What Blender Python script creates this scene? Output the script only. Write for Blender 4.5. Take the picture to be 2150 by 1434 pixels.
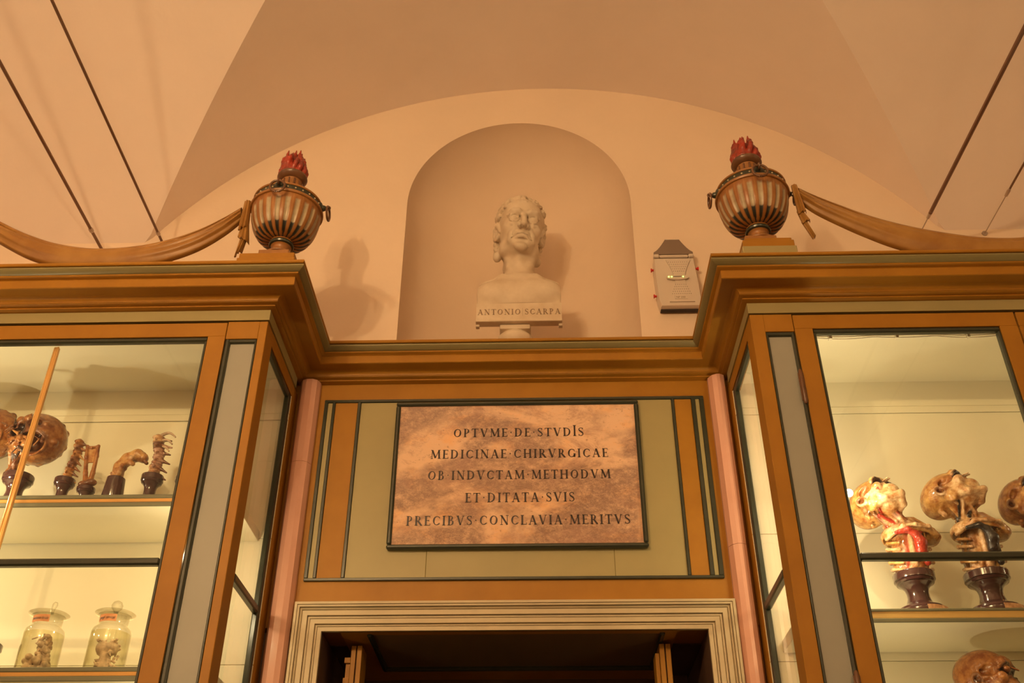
import bpy, bmesh, math, random
import numpy as np
from mathutils import Vector, Matrix
from math import pi, sin, cos, sqrt, radians

# ------------------------------------------------------------------ scene, camera, light, exposure
sc = bpy.context.scene
for o in list(bpy.data.objects):
    bpy.data.objects.remove(o)
COL = sc.collection
CZ = 0.0                      # z = 0 is the camera's height, the floor lies 1.6 m below
FLOOR = -1.6
cam_d = bpy.data.cameras.new('camera')
cam_d.sensor_fit = 'HORIZONTAL'
cam_d.sensor_width = 36.0
cam_d.lens = 2123.2 * 36.0 / 2150.0
cam_d.clip_start = 0.02
cam = bpy.data.objects.new('camera', cam_d)
COL.objects.link(cam)
yaw, pitch, roll = 0.0282, 0.5898, -0.0025
Mw = (Matrix.Rotation(yaw, 3, 'Z') @ Matrix.Rotation(pitch, 3, 'X') @ Matrix.Rotation(roll, 3, 'Y'))
Mw = Mw @ Matrix.Rotation(pi / 2, 3, 'X')
cam.matrix_world = Mw.to_4x4()
sc.camera = cam

w = bpy.data.worlds.new('world'); sc.world = w
w.use_nodes = True
w.node_tree.nodes['Background'].inputs[0].default_value = (1.0, 0.62, 0.34, 1)
w.node_tree.nodes['Background'].inputs[1].default_value = 0.02
sc.view_settings.view_transform = 'Standard'
sc.view_settings.look = 'None'
sc.view_settings.gamma = 1.0
sc.view_settings.use_curve_mapping = False
sc.view_settings.exposure = 0.13

WARM = (1.0, 0.70, 0.36)
CASE = (1.0, 0.80, 0.48)


def lamp(name, kind, loc, power, color, size=0.03, target=None, spot=None, blend=.5, size_y=None):
    d = bpy.data.lights.new(name, kind)
    d.energy = power; d.color = color
    if kind == 'AREA':
        d.size = size
        if size_y: d.shape = 'RECTANGLE'; d.size_y = size_y
    else:
        d.shadow_soft_size = size
    if kind == 'SPOT':
        d.spot_size = spot; d.spot_blend = blend
    o = bpy.data.objects.new(name, d); COL.objects.link(o)
    o.location = loc
    if target is not None:
        o.rotation_euler = (Vector(target) - Vector(loc)).to_track_quat('-Z', 'Y').to_euler()
    return o


# key halogens on the ceiling cables, then unseen fill lights added for brightness
lamp('halogen_key', 'POINT', (-1.45, -0.62, 2.00), 90, WARM, 0.035)
lamp('halogen_key', 'POINT', (-1.12, -0.75, 2.02), 50, WARM, 0.035)
lamp('fill_side', 'POINT', (1.5, -0.4, 2.05), 14, WARM, 0.05)  # added soft fill from the right, no fitting there
lamp('fill_far', 'POINT', (-3.6, 0.6, 1.9), 20, (1.0, .70, .44), 0.05)  # added fill far along the room, likewise its right-hand twin below
lamp('fill_far', 'POINT', (3.8, 0.8, 1.9), 14, WARM, 0.05)
lamp('room_fill', 'POINT', (-0.2, -0.6, 2.1), 14, WARM, 0.15)  # added general fill for the whole room
# lamps inside the show cases
lamp('case_lamp', 'POINT', (0.955, 2.770, 1.30), 1.0, CASE, 0.006)
lamp('case_lamp', 'POINT', (0.93, 2.79, 1.12), 2.4, CASE, 0.010)
lamp('case_lamp', 'POINT', (0.905, 2.748, 1.46), 3.2, CASE, 0.006)
lamp('case_lamp', 'POINT', (2.5, 2.80, 1.4), 5.5, CASE, 0.02)  # off-view fill added to brighten the right case overall
lamp('case_lamp', 'POINT', (0.95, 2.80, 0.60), 1.5, CASE, 0.010)
lamp('case_lamp', 'POINT', (-2.05, 2.78, 1.43), 1.6, CASE, 0.012)
lamp('case_lamp', 'POINT', (-1.80, 2.755, 1.375), 3.4, CASE, 0.006)
lamp('case_lamp', 'POINT', (-1.00, 2.78, 1.12), 2.3, CASE, 0.012)
lamp('case_lamp', 'POINT', (-1.90, 2.78, 1.12), 2.2, CASE, 0.012)
lamp('case_lamp', 'POINT', (-1.02, 2.80, 0.62), 1.2, CASE, 0.012)


# ------------------------------------------------------------------ materials
def mat(name, color, rough=.5, metal=0, noise=0.0, nscale=6.0, bump=0.0, bscale=40.0, spec=.5, dark=None,
        coat=0.0, vcol=False, stretch=(1, 1, 1)):
    m = bpy.data.materials.new(name); m.use_nodes = True
    nt = m.node_tree; b = nt.nodes['Principled BSDF']
    b.inputs['Base Color'].default_value = (*color, 1)
    b.inputs['Roughness'].default_value = rough
    b.inputs['Metallic'].default_value = metal
    b.inputs['Specular IOR Level'].default_value = spec
    b.inputs['Coat Weight'].default_value = coat
    b.inputs['Coat Roughness'].default_value = .12
    tc = nt.nodes.new('ShaderNodeTexCoord'); mp = nt.nodes.new('ShaderNodeMapping')
    mp.inputs['Scale'].default_value = stretch
    nt.links.new(tc.outputs['Object'], mp.inputs['Vector'])
    src = None
    if vcol:
        a = nt.nodes.new('ShaderNodeVertexColor'); a.layer_name = 'Col'; src = a.outputs['Color']
    if noise > 0:
        n = nt.nodes.new('ShaderNodeTexNoise'); n.inputs['Scale'].default_value = nscale
        n.inputs['Detail'].default_value = 6; n.inputs['Roughness'].default_value = .6
        nt.links.new(mp.outputs[0], n.inputs['Vector'])
        r = nt.nodes.new('ShaderNodeMapRange'); r.inputs['From Min'].default_value = .35; r.inputs['From Max'].default_value = .65
        nt.links.new(n.outputs['Fac'], r.inputs['Value'])
        mx = nt.nodes.new('ShaderNodeMix'); mx.data_type = 'RGBA'; mx.blend_type = 'MULTIPLY' if vcol else 'MIX'
        nt.links.new(r.outputs[0], mx.inputs['Factor'])
        if vcol:
            nt.links.new(src, mx.inputs['A']); mx.inputs['B'].default_value = (*[1 - noise * k for k in (.7, 1, 1.2)], 1)
        else:
            dk = dark or tuple(c * (1 - noise) for c in color)
            mx.inputs['A'].default_value = (*color, 1); mx.inputs['B'].default_value = (*dk, 1)
        src = mx.outputs['Result']
    if src is not None: nt.links.new(src, b.inputs['Base Color'])
    if bump > 0:
        n2 = nt.nodes.new('ShaderNodeTexNoise'); n2.inputs['Scale'].default_value = bscale; n2.inputs['Detail'].default_value = 5
        nt.links.new(mp.outputs[0], n2.inputs['Vector'])
        bp = nt.nodes.new('ShaderNodeBump'); bp.inputs['Strength'].default_value = bump; bp.inputs['Distance'].default_value = .004
        nt.links.new(n2.outputs['Fac'], bp.inputs['Height']); nt.links.new(bp.outputs[0], b.inputs['Normal'])
    return m


def glass_mat(name, tint=(1, 1, 1), refl=1.0, edge=None):
    """thin sheet glass: clear transmission plus Fresnel reflection"""
    m = bpy.data.materials.new(name); m.use_nodes = True; nt = m.node_tree
    nt.nodes.remove(nt.nodes['Principled BSDF']); out = nt.nodes['Material Output']
    t = nt.nodes.new('ShaderNodeBsdfTransparent'); t.inputs[0].default_value = (*tint, 1)
    g = nt.nodes.new('ShaderNodeBsdfGlossy'); g.inputs['Roughness'].default_value = .02
    g.inputs['Color'].default_value = (refl, refl, refl, 1)
    f = nt.nodes.new('ShaderNodeFresnel'); f.inputs['IOR'].default_value = 1.45
    if edge:
        lw = nt.nodes.new('ShaderNodeLayerWeight'); lw.inputs['Blend'].default_value = .35
        mc = nt.nodes.new('ShaderNodeMix'); mc.data_type = 'RGBA'
        mc.inputs['A'].default_value = (*tint, 1); mc.inputs['B'].default_value = (*edge, 1)
        nt.links.new(lw.outputs['Facing'], mc.inputs['Factor']); nt.links.new(mc.outputs['Result'], t.inputs[0])
    mx = nt.nodes.new('ShaderNodeMixShader')
    ge = nt.nodes.new('ShaderNodeNewGeometry'); s1 = nt.nodes.new('ShaderNodeMath'); s1.operation = 'SUBTRACT'; s1.inputs[0].default_value = 1
    s2 = nt.nodes.new('ShaderNodeMath'); s2.operation = 'MULTIPLY'; s2.use_clamp = True
    nt.links.new(ge.outputs['Backfacing'], s1.inputs[1]); nt.links.new(s1.outputs[0], s2.inputs[0]); nt.links.new(f.outputs[0], s2.inputs[1])
    nt.links.new(s2.outputs[0], mx.inputs[0]); nt.links.new(t.outputs[0], mx.inputs[1]); nt.links.new(g.outputs[0], mx.inputs[2])
    nt.links.new(mx.outputs[0], out.inputs['Surface'])
    return m


def emit_mat(name, color, s):
    m = bpy.data.materials.new(name); m.use_nodes = True
    b = m.node_tree.nodes['Principled BSDF']
    b.inputs['Base Color'].default_value = (*color, 1)
    b.inputs['Emission Color'].default_value = (*color, 1); b.inputs['Emission Strength'].default_value = s
    return m


M = {}
M['wall'] = mat('plaster_peach', (.82, .66, .51), .9, noise=.05, nscale=2.5, bump=.25, bscale=30)
M['ceil'] = mat('plaster_vault', (.88, .75, .665), .9, noise=.06, nscale=1.8, bump=.35, bscale=22)
M['floor'] = mat('floor_tile', (.12, .075, .05), .5, noise=.3)
M['orange'] = mat('ochre_paint', (.355, .160, .014), .50, noise=.10, nscale=5, bump=.06, bscale=12, dark=(.31, .135, .011), spec=.30)
M['sage'] = mat('sage_paint', (.33, .275, .120), .45, noise=.08, nscale=5, bump=.05, bscale=12)
M['yellow'] = mat('lit_gold_edge', (.60, .38, .12), .35, noise=.1)  # gold edge made paler, case light put into the colour
M['edge'] = mat('grey_green_edge', (.15, .145, .085), .4)
M['roll'] = mat('olive_roll_paint', (.235, .195, .085), .35, noise=.1, nscale=6)
M['grey'] = mat('grey_green_paint', (.305, .305, .265), .45, noise=.06, nscale=5)
M['green'] = mat('dark_green_paint', (.035, .040, .026), .28, noise=.2, nscale=20)
M['casing'] = mat('stone_paint', (.53, .43, .27), .5, noise=.12, nscale=6, bump=.08, bscale=30)
M['pink'] = mat('pink_stucco', (.74, .42, .32), .15, noise=.16, nscale=5, dark=(.66, .34, .25), coat=.5, stretch=(1, 1, .3), bump=.05, bscale=25)
M['inside'] = mat('cream_case_paint', (.86, .82, .64), .6, noise=.05, nscale=3, bump=.03, bscale=8)
M['plaster'] = mat('bust_plaster', (.74, .63, .49), .62, noise=.10, nscale=9, bump=.12, bscale=60, dark=(.62, .50, .36))
M['letter'] = mat('black_inlay', (.022, .010, .010), .35)
M['incise'] = mat('incised_shadow_grey', (.30, .21, .14), .9)
M['gold'] = mat('gilt_bead', (.75, .40, .12), .25, metal=.35, noise=.1)
M['ebony'] = mat('dark_turned_wood', (.060, .022, .022), .16, noise=.3, nscale=14, coat=.6)
M['cork'] = mat('cork', (.65, .38, .20), .8, noise=.4, nscale=60, dark=(.35, .16, .07))
M['cable'] = mat('bronze_cable', (.20, .11, .07), .4, metal=.3)
M['steel'] = mat('steel', (.5, .42, .36), .35, metal=.7)
M['flame'] = mat('red_painted_flame', (.38, .035, .014), .35, noise=.55, nscale=28, dark=(.16, .03, .02), bump=.3, bscale=60)
M['urn_orange'] = mat('urn_ochre', (.33, .14, .035), .38, noise=.25, nscale=16, bump=.1, bscale=30)
M['urn_dark'] = mat('urn_bronze', (.16, .07, .03), .35, noise=.3, nscale=18)
M['swag'] = mat('gilded_drapery', (.37, .19, .045), .42, noise=.30, nscale=8, dark=(.27, .12, .022), bump=.12, bscale=20)
M['plastic'] = mat('beige_plastic', (.66, .57, .48), .45)
M['smoke'] = mat('brown_plastic', (.22, .16, .12), .35)
M['black'] = mat('black_slot', (.02, .012, .01), .6)
M['red'] = mat('red_plastic', (.55, .02, .015), .3)
M['led'] = emit_mat('green_led', (.55, 1.0, .10), 6)
M['bulb'] = emit_mat('halogen_bulb', (1.0, .82, .55), 60)
M['glass'] = glass_mat('sheet_glass', (.975, .985, .96), .9)
M['jar'] = glass_mat('jar_glass', (.97, .97, .94), 1.6, edge=(.60, .56, .44))
M['fluid'] = glass_mat('preserving_fluid', (.985, .970, .88), .5, edge=(.93, .88, .64))
M['label'] = mat('orange_paper', (.80, .36, .16), .8, noise=.15, nscale=30)
M['bone'] = mat('prepared_bone', (1, 1, 1), .27, noise=.75, nscale=42, vcol=True, bump=.8, bscale=95, coat=.4)
M['vessel'] = mat('red_vessel', (.50, .05, .03), .2, noise=.4, nscale=30, coat=.5)
M['flesh'] = mat('pale_specimen', (.74, .56, .42), .5, noise=.5, nscale=45, bump=.5, bscale=90)
M['white_cable'] = mat('white_flex', (.8, .75, .6), .4)
M['soffit'] = mat('shaded_soffit', (.16, .10, .04), .5)  # sage panel, its shade put into this dark brown
M['reveal'] = mat('shaded_reveal', (.10, .05, .03), .6, noise=.3)  # darkened so the doorway's shade sits in the colour
M['urn_flute'] = mat('urn_painted', (1, 1, 1), .36, noise=.35, nscale=18, vcol=True)


def marble():
    m = mat('veined_marble', (.80, .52, .34), .14, coat=.4)
    nt = m.node_tree; b = nt.nodes['Principled BSDF']
    tc = nt.nodes.new('ShaderNodeTexCoord')
    mp = nt.nodes.new('ShaderNodeMapping'); mp.inputs['Rotation'].default_value = (0, radians(35), 0)
    mp.inputs['Scale'].default_value = (1, 1, 1.5)
    nt.links.new(tc.outputs['Object'], mp.inputs[0])
    def noise(s, det, rough, lo, hi, dist=0.0, off=(0, 0, 0)):
        n = nt.nodes.new('ShaderNodeTexNoise'); n.inputs['Scale'].default_value = s; n.inputs['Detail'].default_value = det
        n.inputs['Roughness'].default_value = rough; n.inputs['Distortion'].default_value = dist
        q = nt.nodes.new('ShaderNodeMapping'); q.inputs['Location'].default_value = off
        nt.links.new(mp.outputs[0], q.inputs[0]); nt.links.new(q.outputs[0], n.inputs['Vector'])
        r = nt.nodes.new('ShaderNodeMapRange'); r.inputs['From Min'].default_value = lo; r.inputs['From Max'].default_value = hi
        nt.links.new(n.outputs['Fac'], r.inputs[0]); return r.outputs[0]
    cur = None
    base = (.74, .48, .315)
    big = noise(2.6, 4, .55, .46, .56, .7, (1.7, 0, .9)); med = noise(22, 14, .95, .38, .54, .2, (0.9, 0, 2.6))
    pat = nt.nodes.new('ShaderNodeMath'); pat.operation = 'MULTIPLY'; nt.links.new(big, pat.inputs[0]); nt.links.new(med, pat.inputs[1])
    for fac, c in ((noise(7, 8, .7, .50, .72, .2, (9, 0, 3)), (.80, .40, .17)),
                   (pat.outputs[0], (.17, .095, .085)),
                   (noise(5.5, 12, .85, .50, .66, .6, (4, 1, 0)), (.36, .20, .15)),
                   (noise(48, 6, .8, .58, .68, .4, (2, 3, 0)), (.25, .13, .09))):
        mx = nt.nodes.new('ShaderNodeMix'); mx.data_type = 'RGBA'
        sc_ = nt.nodes.new('ShaderNodeMath'); sc_.operation = 'MULTIPLY'; sc_.inputs[1].default_value = .82
        nt.links.new(fac, sc_.inputs[0]); nt.links.new(sc_.outputs[0], mx.inputs['Factor'])
        if cur is None: mx.inputs['A'].default_value = (*base, 1)
        else: nt.links.new(cur, mx.inputs['A'])
        mx.inputs['B'].default_value = (*c, 1); cur = mx.outputs['Result']
    nt.links.new(cur, b.inputs['Base Color'])
    return m


M['marble'] = marble()


# ------------------------------------------------------------------ object helpers
def link(name, me, parent=None):
    o = bpy.data.objects.new(name, me); COL.objects.link(o)
    if parent is not None: o.parent = parent
    return o


def tag(o, label, cat, group=None, kind=None):
    if label: o['label'] = label
    if cat: o['category'] = cat
    if group: o['group'] = group
    if kind: o['kind'] = kind
    return o


def empty(name, loc=(0, 0, 0)):
    o = link(name, None); o.location = loc; o.empty_display_size = .05
    return o


class MB:
    def __init__(s, org=(0, 0, 0)):
        s.v = []; s.f = []; s.o = Vector(org); s.mi = []; s.cur = 0; s.col = None

    def add(s, vs, fs):
        n = len(s.v); s.v += [tuple(Vector(p) - s.o) for p in vs]
        s.f += [tuple(i + n for i in f) for f in fs]; s.mi += [s.cur] * len(fs)
        return s

    def box(s, x0, x1, y0, y1, z0, z1, b=0.0):
        if x0 > x1: x0, x1 = x1, x0
        if y0 > y1: y0, y1 = y1, y0
        if z0 > z1: z0, z1 = z1, z0
        b = min(b, (x1 - x0) * .45, (y1 - y0) * .45, (z1 - z0) * .45)
        if b <= 0:
            vs = [(x, y, z) for x in (x0, x1) for y in (y0, y1) for z in (z0, z1)]
            return s.add(vs, [(0, 1, 3, 2), (4, 6, 7, 5), (0, 4, 5, 1), (2, 3, 7, 6), (0, 2, 6, 4), (1, 5, 7, 3)])
        vs = []; idx = {}
        X = (x0, x1); Y = (y0, y1); Z = (z0, z1); sg = (1, -1)
        for i in (0, 1):
            for j in (0, 1):
                for k in (0, 1):
                    for a in range(3):
                        p = [X[i] + sg[i] * b, Y[j] + sg[j] * b, Z[k] + sg[k] * b]
                        p[a] = (X, Y, Z)[a][(i, j, k)[a]]
                        idx[i, j, k, a] = len(vs); vs.append(tuple(p))
        fs = []
        for a in range(3):
            for side in (0, 1):
                q = []
                for (u, v) in ((0, 0), (1, 0), (1, 1), (0, 1)):
                    t = [0, 0, 0]; t[a] = side; t[(a + 1) % 3] = u; t[(a + 2) % 3] = v
                    q.append(idx[t[0], t[1], t[2], a])
                fs.append(tuple(q) if side else tuple(q[::-1]))
        for a in range(3):
            b1, c1 = (a + 1) % 3, (a + 2) % 3
            for u in (0, 1):
                for v in (0, 1):
                    def I(t_, f):
                        t = [0, 0, 0]; t[a] = t_; t[b1] = u; t[c1] = v
                        return idx[t[0], t[1], t[2], f]
                    fs.append((I(0, b1), I(1, b1), I(1, c1), I(0, c1)))
        for i in (0, 1):
            for j in (0, 1):
                for k in (0, 1):
                    fs.append((idx[i, j, k, 0], idx[i, j, k, 1], idx[i, j, k, 2]))
        return s.add(vs, fs)

    def lathe(s, prof, c=(0, 0, 0), n=40, mod=None, a0=0, a1=2 * pi):
        vs = []; m = len(prof); full = abs(a1 - a0 - 2 * pi) < 1e-6
        cnt = n if full else n + 1
        for i in range(cnt):
            a = a0 + (a1 - a0) * i / n
            for j, (r, z) in enumerate(prof):
                rr = mod(a, r, z) if mod else r
                vs.append((c[0] + rr * cos(a), c[1] + rr * sin(a), c[2] + z))
        fs = []
        for i in range(n):
            k = (i + 1) % cnt
            for j in range(m - 1):
                fs.append((i * m + j, k * m + j, k * m + j + 1, i * m + j + 1))
        if prof[0][0] > 1e-6: fs.append(tuple(i * m for i in range(cnt))[::-1])
        if prof[-1][0] > 1e-6: fs.append(tuple(i * m + m - 1 for i in range(cnt)))
        return s.add(vs, fs)

    def tube(s, pts, r, n=8, closed=False):
        pts = [Vector(p) for p in pts]; N = len(pts)
        rr = r if isinstance(r, (list, tuple)) else [r] * N
        vs = []; ref = None
        for i, p in enumerate(pts):
            if closed: t = (pts[(i + 1) % N] - pts[i - 1])
            else: t = pts[min(i + 1, N - 1)] - pts[max(i - 1, 0)]
            t.normalize()
            if ref is None:
                ref = Vector((0, 0, 1)) if abs(t.z) < .9 else Vector((1, 0, 0))
            u = t.cross(ref)
            if u.length < 1e-5: u = t.cross(Vector((0, 1, 0)))
            u.normalize(); v = t.cross(u).normalized(); ref = -v if False else ref
            for k in range(n):
                a = 2 * pi * k / n
                vs.append(p + (u * cos(a) + v * sin(a)) * rr[i])
        fs = []
        for i in range(N if closed else N - 1):
            j = (i + 1) % N
            for k in range(n):
                l = (k + 1) % n
                fs.append((i * n + k, i * n + l, j * n + l, j * n + k))
        if not closed:
            fs.append(tuple(range(n))[::-1]); fs.append(tuple((N - 1) * n + k for k in range(n)))
        return s.add(vs, fs)

    def prism(s, poly, axis, a, b):
        """polygon in the plane normal to axis, extruded a..b"""
        def P(p, t):
            if axis == 'x': return (t, p[0], p[1])
            if axis == 'y': return (p[0], t, p[1])
            return (p[0], p[1], t)
        n = len(poly)
        vs = [P(p, a) for p in poly] + [P(p, b) for p in poly]
        fs = [tuple(range(n)), tuple(range(n, 2 * n))[::-1]]
        fs += [(i, i + n, (i + 1) % n + n, (i + 1) % n) for i in range(n)]
        return s.add(vs, fs)

    def ball(s, c, r, n=16, sc_=(1, 1, 1)):
        prof = [(r * sin(pi * j / (n // 2)), -r * cos(pi * j / (n // 2))) for j in range(n // 2 + 1)]
        prof[0] = (1e-5 * .01, -r); prof[-1] = (1e-5 * .01, r)
        vs0 = len(s.v); s.lathe([(a * sc_[0], b * sc_[2]) for a, b in prof], c, n)
        return s

    def build(s, name, m, parent=None, smooth=False, ang=35):
        me = bpy.data.meshes.new(name)
        me.from_pydata(s.v, [], s.f)
        for mm in (m if isinstance(m, (list, tuple)) else [m]): me.materials.append(mm)
        if isinstance(m, (list, tuple)): me.polygons.foreach_set('material_index', s.mi)
        bm = bmesh.new(); bm.from_mesh(me); bmesh.ops.remove_doubles(bm, verts=bm.verts, dist=1e-6)
        bmesh.ops.recalc_face_normals(bm, faces=bm.faces); bm.to_mesh(me); bm.free()
        if s.col is not None:
            pass
        if smooth:
            me.polygons.foreach_set('use_smooth', [True] * len(me.polygons)); me.set_sharp_from_angle(angle=radians(ang))
        me.update()
        o = link(name, me, parent)
        if parent is None: o.location = s.o
        return o


def bx(name, m, parent, *a, b=0.0, org=(0, 0, 0)):
    return MB(org).box(*a, b=b).build(name, m, parent)


# ------------------------------------------------------------------ voxel sculpting (signed distance grid + surface nets)
class Vox:
    def __init__(s, lo, hi, h):
        s.lo = np.array(lo, float); s.h = h
        s.n = np.ceil((np.array(hi) - s.lo) / h).astype(int) + 1
        s.d = np.full(s.n, 1.0, np.float32); s.c = np.zeros((*s.n, 3), np.float32)
        s.M = np.eye(3); s.o = np.zeros(3); s.s = 1.0

    def xf(s, M=None, o=(0, 0, 0), sc_=1.0):
        s.M = np.eye(3) if M is None else np.array(M, float); s.o = np.array(o, float); s.s = sc_

    def _blk(s, c, R):
        cw = s.M @ (np.array(c, float) * s.s) + s.o; R = R * s.s
        a = np.maximum(np.floor((cw - R - s.lo) / s.h).astype(int), 0)
        b = np.minimum(np.ceil((cw + R - s.lo) / s.h).astype(int) + 1, s.n)
        if (b <= a).any(): return None, None
        g = [s.lo[i] + s.h * np.arange(a[i], b[i]) - s.o[i] for i in range(3)]
        X = g[0][:, None, None]; Y = g[1][None, :, None]; Z = g[2][None, None, :]
        Mi = s.M.T / s.s
        P = [(Mi[i, 0] * X + Mi[i, 1] * Y + Mi[i, 2] * Z).astype(np.float32) for i in range(3)]
        return (slice(a[0], b[0]), slice(a[1], b[1]), slice(a[2], b[2])), P

    def _mix(s, sl, e, k, col, op):
        e = e * s.s; k = max(k * s.s, 1e-5); d = s.d[sl]
        if op == 'u':
            hh = np.clip(.5 + .5 * (d - e) / k, 0, 1)
            s.d[sl] = d * (1 - hh) + e * hh - k * hh * (1 - hh)
            if col is not None:
                s.c[sl] = s.c[sl] * (1 - hh[..., None]) + np.array(col, np.float32) * hh[..., None]
        elif op == 's':
            hh = np.clip(.5 - .5 * (d + e) / k, 0, 1)
            s.d[sl] = d * (1 - hh) - e * hh + k * hh * (1 - hh)
            if col is not None:
                h2 = np.clip(1 - (e - .006) / .008, 0, 1)[..., None]
                s.c[sl] = s.c[sl] * (1 - h2) + np.array(col, np.float32) * h2

    def ell(s, c, r, k=.02, col=None, op='u', rot=None):
        R = max(r) + k * 1.5 + 3 * s.h / s.s
        sl, P = s._blk(c, R)
        if sl is None: return
        q = [P[i] - c[i] for i in range(3)]
        if rot is not None:
            T = np.array(rot).T
            q = [T[i, 0] * q[0] + T[i, 1] * q[1] + T[i, 2] * q[2] for i in range(3)]
        a = np.sqrt(sum((q[i] / r[i]) ** 2 for i in range(3))); b = np.sqrt(sum((q[i] / r[i] ** 2) ** 2 for i in range(3)))
        e = a * (a - 1) / np.maximum(b, 1e-6)
        s._mix(sl, e, k, col, op)

    def cap(s, a, b, ra, rb=None, k=.02, col=None, op='u'):
        rb = ra if rb is None else rb
        a = np.array(a, float); b = np.array(b, float)
        sl, P = s._blk((a + b) / 2, np.linalg.norm(b - a) / 2 + max(ra, rb) + k * 1.5 + 3 * s.h / s.s)
        if sl is None: return
        ab = b - a; L = max(ab @ ab, 1e-9)
        t = np.clip(((P[0] - a[0]) * ab[0] + (P[1] - a[1]) * ab[1] + (P[2] - a[2]) * ab[2]) / L, 0, 1)
        e = np.sqrt(sum((P[i] - a[i] - t * ab[i]) ** 2 for i in range(3))) - (ra + (rb - ra) * t)
        s._mix(sl, e, k, col, op)

    def path(s, pts, r, k=.02, col=None, op='u'):
        rr = r if isinstance(r, (list, tuple)) else [r] * len(pts)
        for i in range(len(pts) - 1): s.cap(pts[i], pts[i + 1], rr[i], rr[i + 1], k, col, op)

    def tor(s, c, R, r, rot=None, flat=1.0, k=.02, col=None, op='u'):
        sl, P = s._blk(c, R + r + k * 1.5 + 3 * s.h / s.s)
        if sl is None: return
        q = [P[i] - c[i] for i in range(3)]
        if rot is not None:
            T = np.array(rot).T
            q = [T[i, 0] * q[0] + T[i, 1] * q[1] + T[i, 2] * q[2] for i in range(3)]
        e = np.sqrt((np.sqrt(q[0] ** 2 + (q[2] * flat) ** 2) - R) ** 2 + q[1] ** 2) - r
        s._mix(sl, e, k, col, op)

    def box(s, c, b, r=.01, k=.02, col=None, op='u'):
        sl, P = s._blk(c, float(np.linalg.norm(b)) + k * 1.5 + 3 * s.h / s.s)
        if sl is None: return
        q = [np.abs(P[i] - c[i]) - b[i] + r for i in range(3)]
        e = np.sqrt(sum(np.maximum(x, 0) ** 2 for x in q)) + np.minimum(np.maximum(np.maximum(q[0], q[1]), q[2]), 0) - r
        s._mix(sl, e, k, col, op)

    def mesh(s, name, m, parent=None, org=(0, 0, 0), decim=None):
        d = s.d; ins = d < 0
        n = s.n
        cs = [ins[i:n[0] - 1 + i, j:n[1] - 1 + j, k:n[2] - 1 + k] for i in (0, 1) for j in (0, 1) for k in (0, 1)]
        allc = cs[0].copy(); anyc = cs[0].copy()
        for c in cs[1:]: allc &= c; anyc |= c
        act = anyc & ~allc
        I = np.argwhere(act); idm = -np.ones(act.shape, np.int64); idm[act] = np.arange(len(I))
        acc = np.zeros((len(I), 3)); cnt = np.zeros(len(I))
        corner = [(i, j, k) for i in (0, 1) for j in (0, 1) for k in (0, 1)]
        val = {c: d[I[:, 0] + c[0], I[:, 1] + c[1], I[:, 2] + c[2]] for c in corner}
        for c in corner:
            for ax in range(3):
                if c[ax] == 0:
                    c2 = list(c); c2[ax] = 1; c2 = tuple(c2)
                    a, b = val[c], val[c2]; mk = (a < 0) != (b < 0)
                    t = np.where(mk, a / np.where(mk, a - b, 1), 0)
                    p = np.tile(np.array(c, float), (len(I), 1)); p[:, ax] += t
                    acc[mk] += p[mk]; cnt[mk] += 1
        P = (I + acc / cnt[:, None]) * s.h + s.lo - np.array(org)
        colr = s.c[I[:, 0], I[:, 1], I[:, 2]]
        F = []
        for ax in range(3):
            b1, c1 = (ax + 1) % 3, (ax + 2) % 3
            sl0 = [slice(None)] * 3; sl1 = [slice(None)] * 3
            sl0[ax] = slice(0, n[ax] - 1); sl1[ax] = slice(1, n[ax])
            sl0[b1] = sl1[b1] = slice(1, n[b1] - 1); sl0[c1] = sl1[c1] = slice(1, n[c1] - 1)
            A = ins[tuple(sl0)]; B = ins[tuple(sl1)]
            E = np.argwhere(A != B); off = np.zeros(3, int); off[b1] = 1; off[c1] = 1; G = E + off
            sg = A[tuple(E.T)]
            def cell(db, dc):
                q = G.copy(); q[:, b1] += db; q[:, c1] += dc; return idm[tuple(q.T)]
            q = np.stack([cell(-1, -1), cell(0, -1), cell(0, 0), cell(-1, 0)], 1)
            q[~sg] = q[~sg][:, ::-1]; F.append(q)
        F = np.concatenate(F); F = F[(F >= 0).all(1)]
        me = bpy.data.meshes.new(name)
        me.vertices.add(len(P)); me.vertices.foreach_set('co', P.astype(np.float32).ravel())
        me.loops.add(len(F) * 4); me.loops.foreach_set('vertex_index', F.astype(np.int32).ravel())
        me.polygons.add(len(F)); me.polygons.foreach_set('loop_start', np.arange(0, len(F) * 4, 4, dtype=np.int32))
        me.update(calc_edges=True); me.validate()
        me.polygons.foreach_set('use_smooth', np.ones(len(me.polygons), bool))
        ca = me.color_attributes.new('Col', 'FLOAT_COLOR', 'POINT')
        if len(me.vertices) == len(P):
            ca.data.foreach_set('color', np.concatenate([colr, np.ones((len(P), 1))], 1).astype(np.float32).ravel())
        me.materials.append(m)
        o = link(name, me, parent)
        if parent is None: o.location = org
        return o


def rotm(ax, ang): return np.array(Matrix.Rotation(ang, 3, ax))


# ------------------------------------------------------------------ measured layout
D0, D1, YW = 3.20, 2.7194, 3.40          # door wall, case fronts, upper wall
XL, XR = -0.8833, 0.6999                 # case sides facing the bay
ZT, ZF = 2.0735, 1.914                   # cornice top, frieze bottom
SIDE = 5.2                               # side walls

# ------------------------------------------------------------------ room shell
fl = MB().box(-SIDE, SIDE, -.9, 5.6, FLOOR - .1, FLOOR).build('floor', M['floor']); fl['kind'] = 'structure'
for nm, x0, x1 in (('wall_left', -SIDE - .1, -SIDE), ('wall_right', SIDE, SIDE + .1)):
    o = MB().box(x0, x1, -.9, 5.6, FLOOR, 3.9).build(nm, M['wall']); o['kind'] = 'structure'
o = MB().box(-SIDE, SIDE, -.9, -.8, FLOOR, 3.9).build('wall_front', M['wall']); o['kind'] = 'structure'

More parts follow.
